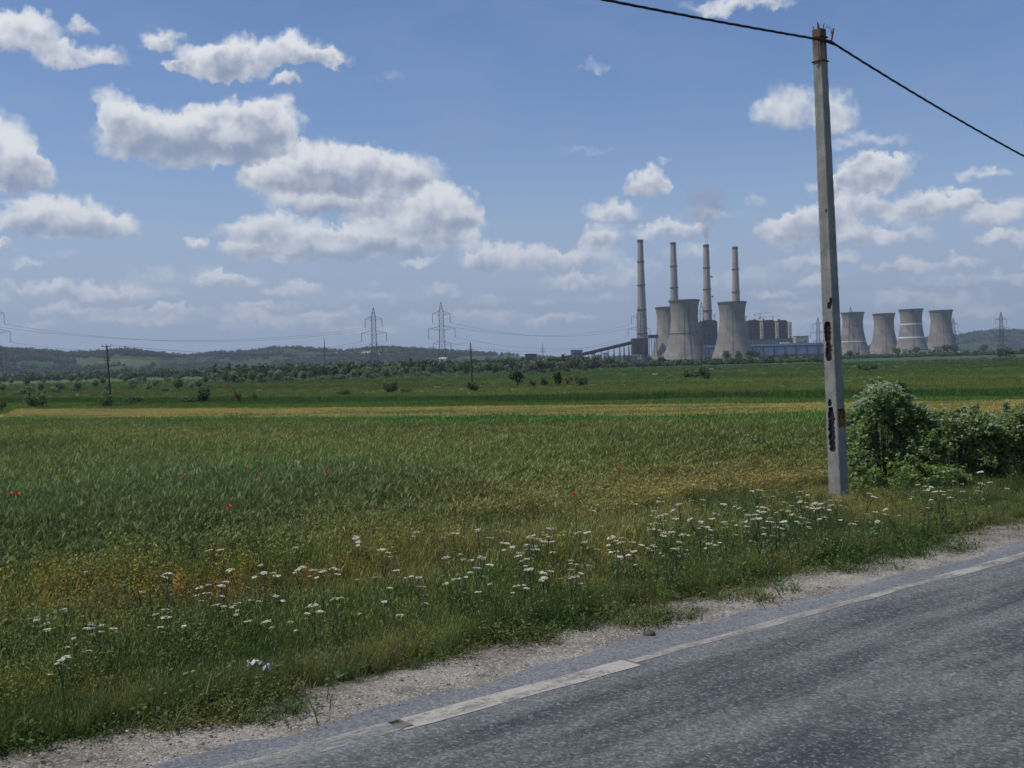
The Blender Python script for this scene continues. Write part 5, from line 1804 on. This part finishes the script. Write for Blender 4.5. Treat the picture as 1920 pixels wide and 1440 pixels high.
def shrub(loc, lobes, n, label, blooms, seed, mat):
    r = np.random.default_rng(seed)
    root = empty('flowering_shrub', loc, label, 'shrub', 'white flowered shrubs beside the concrete pole')
    b = MB(); q = random.Random(seed)
    for l in lobes[::4]:
        for k in range(2):
            e = (l[0] + q.uniform(-.5, .5) * l[3], l[1] + q.uniform(-.5, .5) * l[4], l[2] + q.uniform(0, .8) * l[5])
            b.tube([(e[0] * .35, e[1] * .35, -.05), (e[0] * .7, e[1] * .7, e[2] * .55), e], [.014, .010, .004], 5)
    b.build('stems', MAT_BARK, root)
    link_mesh('leaves', crown_mesh('leaves', lobes, n, .037, mat, .45, seed), root)
    t = Tuft()
    for k in range(blooms):
        l = lobes[r.choice(len(lobes), p=np.array([max(.05, x_[2]) ** 2 * x_[3] for x_ in lobes]) / sum(max(.05, x_[2]) ** 2 * x_[3] for x_ in lobes))]
        d_ = r.normal(size=3); d_[2] = abs(d_[2]) * 1.1 + .05; d_ /= np.linalg.norm(d_)
        c = np.array(l[:3]) + d_ * np.array(l[3:6]) * r.uniform(.92, 1.15)
        R_ = r.uniform(.025, .06)
        m_ = 26
        rr, aa = R_ * np.sqrt(r.random(m_)), r.uniform(0, 6.28, m_)
        v, qd = leaf_quads(np.stack([c[0] + rr * np.cos(aa), c[1] + rr * np.sin(aa), c[2] + .01 - 4 * rr ** 2 + r.normal(0, .006, m_)], -1), .010, 1.6, .9, r)
        t.put(v, qd, np.repeat(r.random(m_), 4))
    link_mesh('blossom', t.mesh('blossom', BLOOM), root)


def lobes_px(items, g, depth=.55):
    """shrub lobes given as picture-size numbers: offset across, height, half width, half height in metres"""
    return [(dx, rnd.uniform(-.25, .25) * depth, z, rx, depth * rnd.uniform(.8, 1.2), rz) for dx, z, rx, rz in items]


def envelope(g, outline, n, seed):
    """many small lobes under an uneven outline; outline = picture points along the top of the shrub"""
    q = random.Random(seed)
    k = g.y / FPX
    g_px, g_py = project(g.x, g.y, g.z)
    tops = [((px - g_px) * k, (g_py - py) * k) for px, py in outline]
    xs_, zs_ = [p[0] for p in tops], [p[1] for p in tops]
    out = []
    for i in range(n):
        x = q.uniform(xs_[0], xs_[-1])
        h = float(np.interp(x, xs_, zs_))
        r = q.uniform(.13, .27)
        z = (h - r) * (q.random() ** .8) if i % 3 else h - r * .9
        out.append((x, q.uniform(-.55, .3), max(.12, z), r * 1.1, r * 1.1, r * q.uniform(.8, 1.15)))
    for i in range(n // 3):                          # upright sprays breaking the outline
        x = q.uniform(xs_[0], xs_[-1])
        h = float(np.interp(x, xs_, zs_))
        out.append((x, q.uniform(-.3, .3), h - .05 + q.uniform(-.1, .08), .06, .06, q.uniform(.10, .18)))
    return out


gA = gpt(1662, 912)
shrub(gA, envelope(gA, [(1590, 890), (1602, 800), (1618, 750), (1640, 722), (1665, 718), (1690, 742), (1715, 772), (1745, 800)], 84, 71), 19000,
      'tallest white flowered shrub, next to the concrete pole', 420, 501, ELDER)
gB = gpt(1785, 905)
shrub(gB, envelope(gB, [(1700, 840), (1730, 790), (1760, 775), (1790, 782), (1815, 770), (1845, 788), (1870, 800)], 72, 72), 17000,
      'middle white flowered shrub, lower and broader, between its two neighbours', 170, 502, ELDER)
gC = gpt(1915, 900)
shrub(gC, envelope(gC, [(1835, 830), (1860, 790), (1890, 768), (1920, 760), (1960, 765), (2000, 800)], 66, 73), 15000,
      'white flowered shrub at the end of the clump, cut by the edge of the picture', 130, 503, ELDER)
gD = gpt(1655, 925)
shrub(gD, envelope(gD, [(1600, 900), (1625, 870), (1660, 880), (1700, 865), (1750, 872), (1800, 880)], 40, 74), 7000,
      'low yellowish green shrub at the foot of the tallest flowered one', 6, 504, ELDER_Y)

# ------------------------------------------------------------------ small things on the shoulder and in the verge
# loose stones on the shoulder
PEB = leaf_mat('loose_stone', None, 0.0, .25, .02)


def pebble(i):
    q = np.random.default_rng(900 + i)
    v, f = [], []
    for k, (th, ph) in enumerate([(0, 0)] + [(t_, p_ * 1.2566) for t_ in (.9, 1.9) for p_ in range(5)] + [(3.1416, 0)]):
        r_ = q.uniform(.75, 1.15)
        v.append((r_ * math.sin(th) * math.cos(ph), r_ * math.sin(th) * math.sin(ph) * .8, r_ * math.cos(th) * .55))
    for p_ in range(5):
        a, b_ = 1 + p_, 1 + (p_ + 1) % 5
        f += [(0, a, b_), (a, a + 5, b_), (b_, a + 5, b_ + 5), (a + 5, 11, b_ + 5)]
    return np_mesh('pebble %d' % i, np.array(v), np.array(f), PEB, shade=q.uniform(.2, .9, 12))


x, y = area_points(30000, 4.0, 40.0, lambda x, y: (dist_d(x, y) > 6.45) * (dist_d(x, y) < 8.2) * (.35 + .65 * sstep(fbm(x * 1.3, y * 1.3, 83), -.1, .3)), power=1.3)
scatter('loose_stones', 'loose gravel stones strewn over the shoulder', 'gravel', [pebble(i) for i in range(4)], np.stack([x, y, np.full(len(x), .008)], -1), np.stack([rng.normal(0, .3, len(x)), rng.normal(0, .3, len(x)), rng.uniform(0, 6.28, len(x))], -1),
        np.clip(np.exp(rng.normal(-4.9, .45, len(x))), .003, .035), rng.integers(0, 4, len(x)), jitter(np.where((rng.random(len(x)) < .3)[:, None], C3(92, 84, 76), C3(166, 156, 142)), .2, .03))

STONE = rough_mat('dark_stone', srgb(78, 72, 70), srgb(108, 98, 92), 18, .9, bump=.01)
TIN = rough_mat('flattened_sheet', srgb(104, 98, 92), srgb(132, 124, 116), 12, .8, bump=.008)
LITTER = rough_mat('white_litter', srgb(206, 196, 200), srgb(226, 218, 220), 10, .7)


def lump(name, px, py, r, squash, mat, label, cat, seed):
    g = gpt(px, py)
    q = np.random.default_rng(seed)
    b = MB()
    n, m_ = 12, 7
    for i in range(m_ + 1):
        for k in range(n):
            th, ph = math.pi * i / m_, 2 * math.pi * k / n
            rad = r * (1 + .22 * float(fbm(np.array(k * .9 + seed), np.array(i * .9), seed)))
            b.v.append((rad * math.sin(th) * math.cos(ph) * 1.2, rad * math.sin(th) * math.sin(ph), rad * math.cos(th) * squash))
    for i in range(m_):
        for k in range(n):
            b.f.append((i * n + k, (i + 1) * n + k, (i + 1) * n + (k + 1) % n, i * n + (k + 1) % n)); b.m.append(0)
    o = b.build(name, mat, smooth=True, loc=(g.x, g.y, g.z + r * squash * .55))
    o.rotation_euler = (0, 0, rnd.uniform(0, 6.28))
    return tag(o, label, cat)


lump('stone', 1218, 1193, .045, .8, STONE, 'dark reddish stone on the gravel shoulder beside the thin road line', 'stone', 3)
lump('stone', 875, 1208, .075, .45, rough_mat('pale_stone', srgb(150, 140, 120), srgb(176, 166, 146), 14, .9, bump=.01), 'pale flat stone at the border of grass and gravel', 'stone', 5)
lump('stone', 1310, 1078, .05, .6, rough_mat('tan_stone', srgb(160, 140, 112), srgb(178, 160, 130), 14, .9), 'tan stone half hidden below the broad leaved plant in the verge', 'stone', 8)
lump('flat_slab', 515, 1328, .13, .10, TIN, 'flat grey slab lying on the gravel shoulder near the grass', 'slab', 11)


def crumpled(px, py, s, label, seed):
    g = gpt(px, py, .12)
    q = np.random.default_rng(seed)
    n = 9
    I, K = np.meshgrid(np.linspace(-1, 1, n), np.linspace(-1, 1, n), indexing='ij')
    z = .10 + .05 * fbm(I * 2.2, K * 2.2, seed) * 2
    v = np.stack([I * s * 1.3, K * s * .6, z], -1).reshape(-1, 3) + q.normal(0, s * .05, (n * n, 3))
    A, B = np.meshgrid(np.arange(n - 1), np.arange(n - 1), indexing='ij')
    a = (A * n + B).ravel()
    o = link_mesh('litter', np_mesh('litter', v, np.stack([a, a + n, a + n + 1, a + 1], -1), LITTER), None, (g.x, g.y, float(ground_z(g.x, g.y)) + .08))
    o.rotation_euler = (.25, .1, .5)
    md = o.modifiers.new('thickness', 'SOLIDIFY'); md.thickness = .004
    tag(o, label, 'litter')


crumpled(474, 1256, .042, 'crumpled pinkish white litter lying in the dark grass of the verge', 6)
crumpled(498, 1264, .024, 'smaller scrap of pale litter beside the crumpled piece', 7)

BURD = leaf_mat('burdock_leaves', (srgb(116, 138, 100), srgb(128, 148, 110)), .3, .25, .05)


def burdock(px, py, n, size, label, seed):
    g = gpt(px, py)
    q = random.Random(seed)
    root = empty('broad_leaved_plant', g, label, 'plant', None)
    for k in range(n):
        a = q.uniform(0, 6.28) if k else 4.4
        ln, up = size * q.uniform(.7, 1.2), q.uniform(.25, .8)
        b = MB()
        pts, fs = [], []
        m_ = 7
        for i in range(m_):
            t = i / (m_ - 1)
            w = size * .42 * math.sin(math.pi * min(1, t * .85 + .12)) ** .8
            r_ = .05 + ln * t
            z = .03 + ln * up * t - ln * .5 * t * t
            for s in (-1, 0, 1):
                pts.append((r_ * math.cos(a) - s * w * math.sin(a), r_ * math.sin(a) + s * w * math.cos(a), z + (abs(s) * w * .28)))
        for i in range(m_ - 1):
            for s in (0, 1): fs.append((i * 3 + s, i * 3 + s + 1, i * 3 + s + 4, i * 3 + s + 3))
        b.add(pts, fs)
        o = b.build('leaf', BURD, root, True)
        md = o.modifiers.new('thickness', 'SOLIDIFY'); md.thickness = .003
    return root


burdock(285, 1330, 7, .26, 'broad leaved plant with pale leaves at the grass border, below the crumpled litter', 1)
burdock(1318, 1085, 5, .22, 'broad leaved plant at the border of the verge, among the yarrow', 2)
burdock(655, 1268, 5, .17, 'small broad leaved plant at the border beside the gravel', 3)
burdock(40, 1300, 8, .30, 'large bright broad leaved plant in the near corner of the verge', 4)
burdock(1080, 1120, 6, .18, 'greyish broad leaved plant low in the verge before the yarrow', 5)
burdock(1255, 1120, 6, .15, 'low greyish broad leaved plant on the shoulder, near the dark stone', 6)
STRAWM = rough_mat('dry_stalk', srgb(176, 160, 120), srgb(196, 178, 138), 6, .9)
for pts, lab in ((((965, 1203), (1010, 1198), (1060, 1196)), 'dry straw stalk lying on the gravel shoulder'), (((820, 1195), (850, 1180), (880, 1162)), 'dry straw stalk leaning over the border of the verge')):
    m = MB(); P_ = [gpt(*p) + Vector((0, 0, .015 + (.10 if lab.endswith('verge') and i else 0) * i)) for i, p in enumerate(pts)]
    m.tube(P_, .005, 5)
    tag(m.build('dry_stalk', STRAWM), lab, 'stalk')

# ------------------------------------------------------------------ smoke from the third chimney, and the air between
def smoke():
    D = 2700.0
    x0 = X(1329, D); z0 = Z(1329, 458.5, D)
    HS = 190.0
    root_z = z0 - 1
    b = MB()
    b.lathe([(.1, 0)] + [(r, z) for r, z in ((7, 0), (10, 15), (16, 35), (45, 60), (80, 90), (90, 130), (80, 170), (50, HS))] + [(.1, HS)], 24)
    m, N, out = material('thin_smoke')
    p = N.new('ShaderNodeTexCoord').outputs['Object']
    sp = N.new('ShaderNodeSeparateXYZ'); N.link(p, sp.inputs[0])
    zz = N.math('DIVIDE', sp.outputs[2], HS)
    w = N.math('ADD', N.math('MULTIPLY', N.step(zz, .16, .42), 46.0), N.math('MULTIPLY_ADD', zz, 30.0, 6.0))
    drift = N.math('MULTIPLY', N.step(zz, .25, .9), 8.0)
    cx = N.math('SUBTRACT', sp.outputs[0], drift)
    rr = N.math('SQRT', N.math('ADD', N.math('MULTIPLY', cx, cx), N.math('MULTIPLY', sp.outputs[1], sp.outputs[1])))
    fall = N.step(N.math('DIVIDE', rr, w), 1.05, .15)
    n = N.noise(p, .028, 5, .62)
    clump = N.step(n, .38, .68)
    pl = N.math('ADD', N.math('MULTIPLY', N.step(zz, .34, .02), 4.0), N.math('MULTIPLY', N.math('MULTIPLY', N.step(zz, .22, .38), N.step(zz, .95, .45)), clump))
    dens = N.math('MULTIPLY', N.math('MULTIPLY', fall, pl), .015)
    v = N.new('ShaderNodeVolumePrincipled')
    v.inputs['Color'].default_value = (.96, .90, .84, 1)
    N.link(dens, v.inputs['Density'])
    N.link(v.outputs[0], out.inputs['Volume'])
    o = b.build('smoke', m, None, False, (x0, D, root_z))
    tag(o, 'thin brownish smoke drifting up from the third chimney', 'smoke', kind='stuff')


smoke()

HAZE = 0.00008
hz_m, N, out = material('haze_air')
v = N.new('ShaderNodeVolumePrincipled')
v.inputs['Color'].default_value = (0.80, 0.88, 1.0, 1)
v.inputs['Density'].default_value = HAZE
v.inputs['Anisotropy'].default_value = 0.2
N.link(v.outputs[0], out.inputs['Volume'])
b = MB(); b.box(-9900, -9900, -9.5, 9900, 9900, 520)
tag(b.build('haze', hz_m), 'thin bluish haze in the summer air', 'haze', kind='stuff')
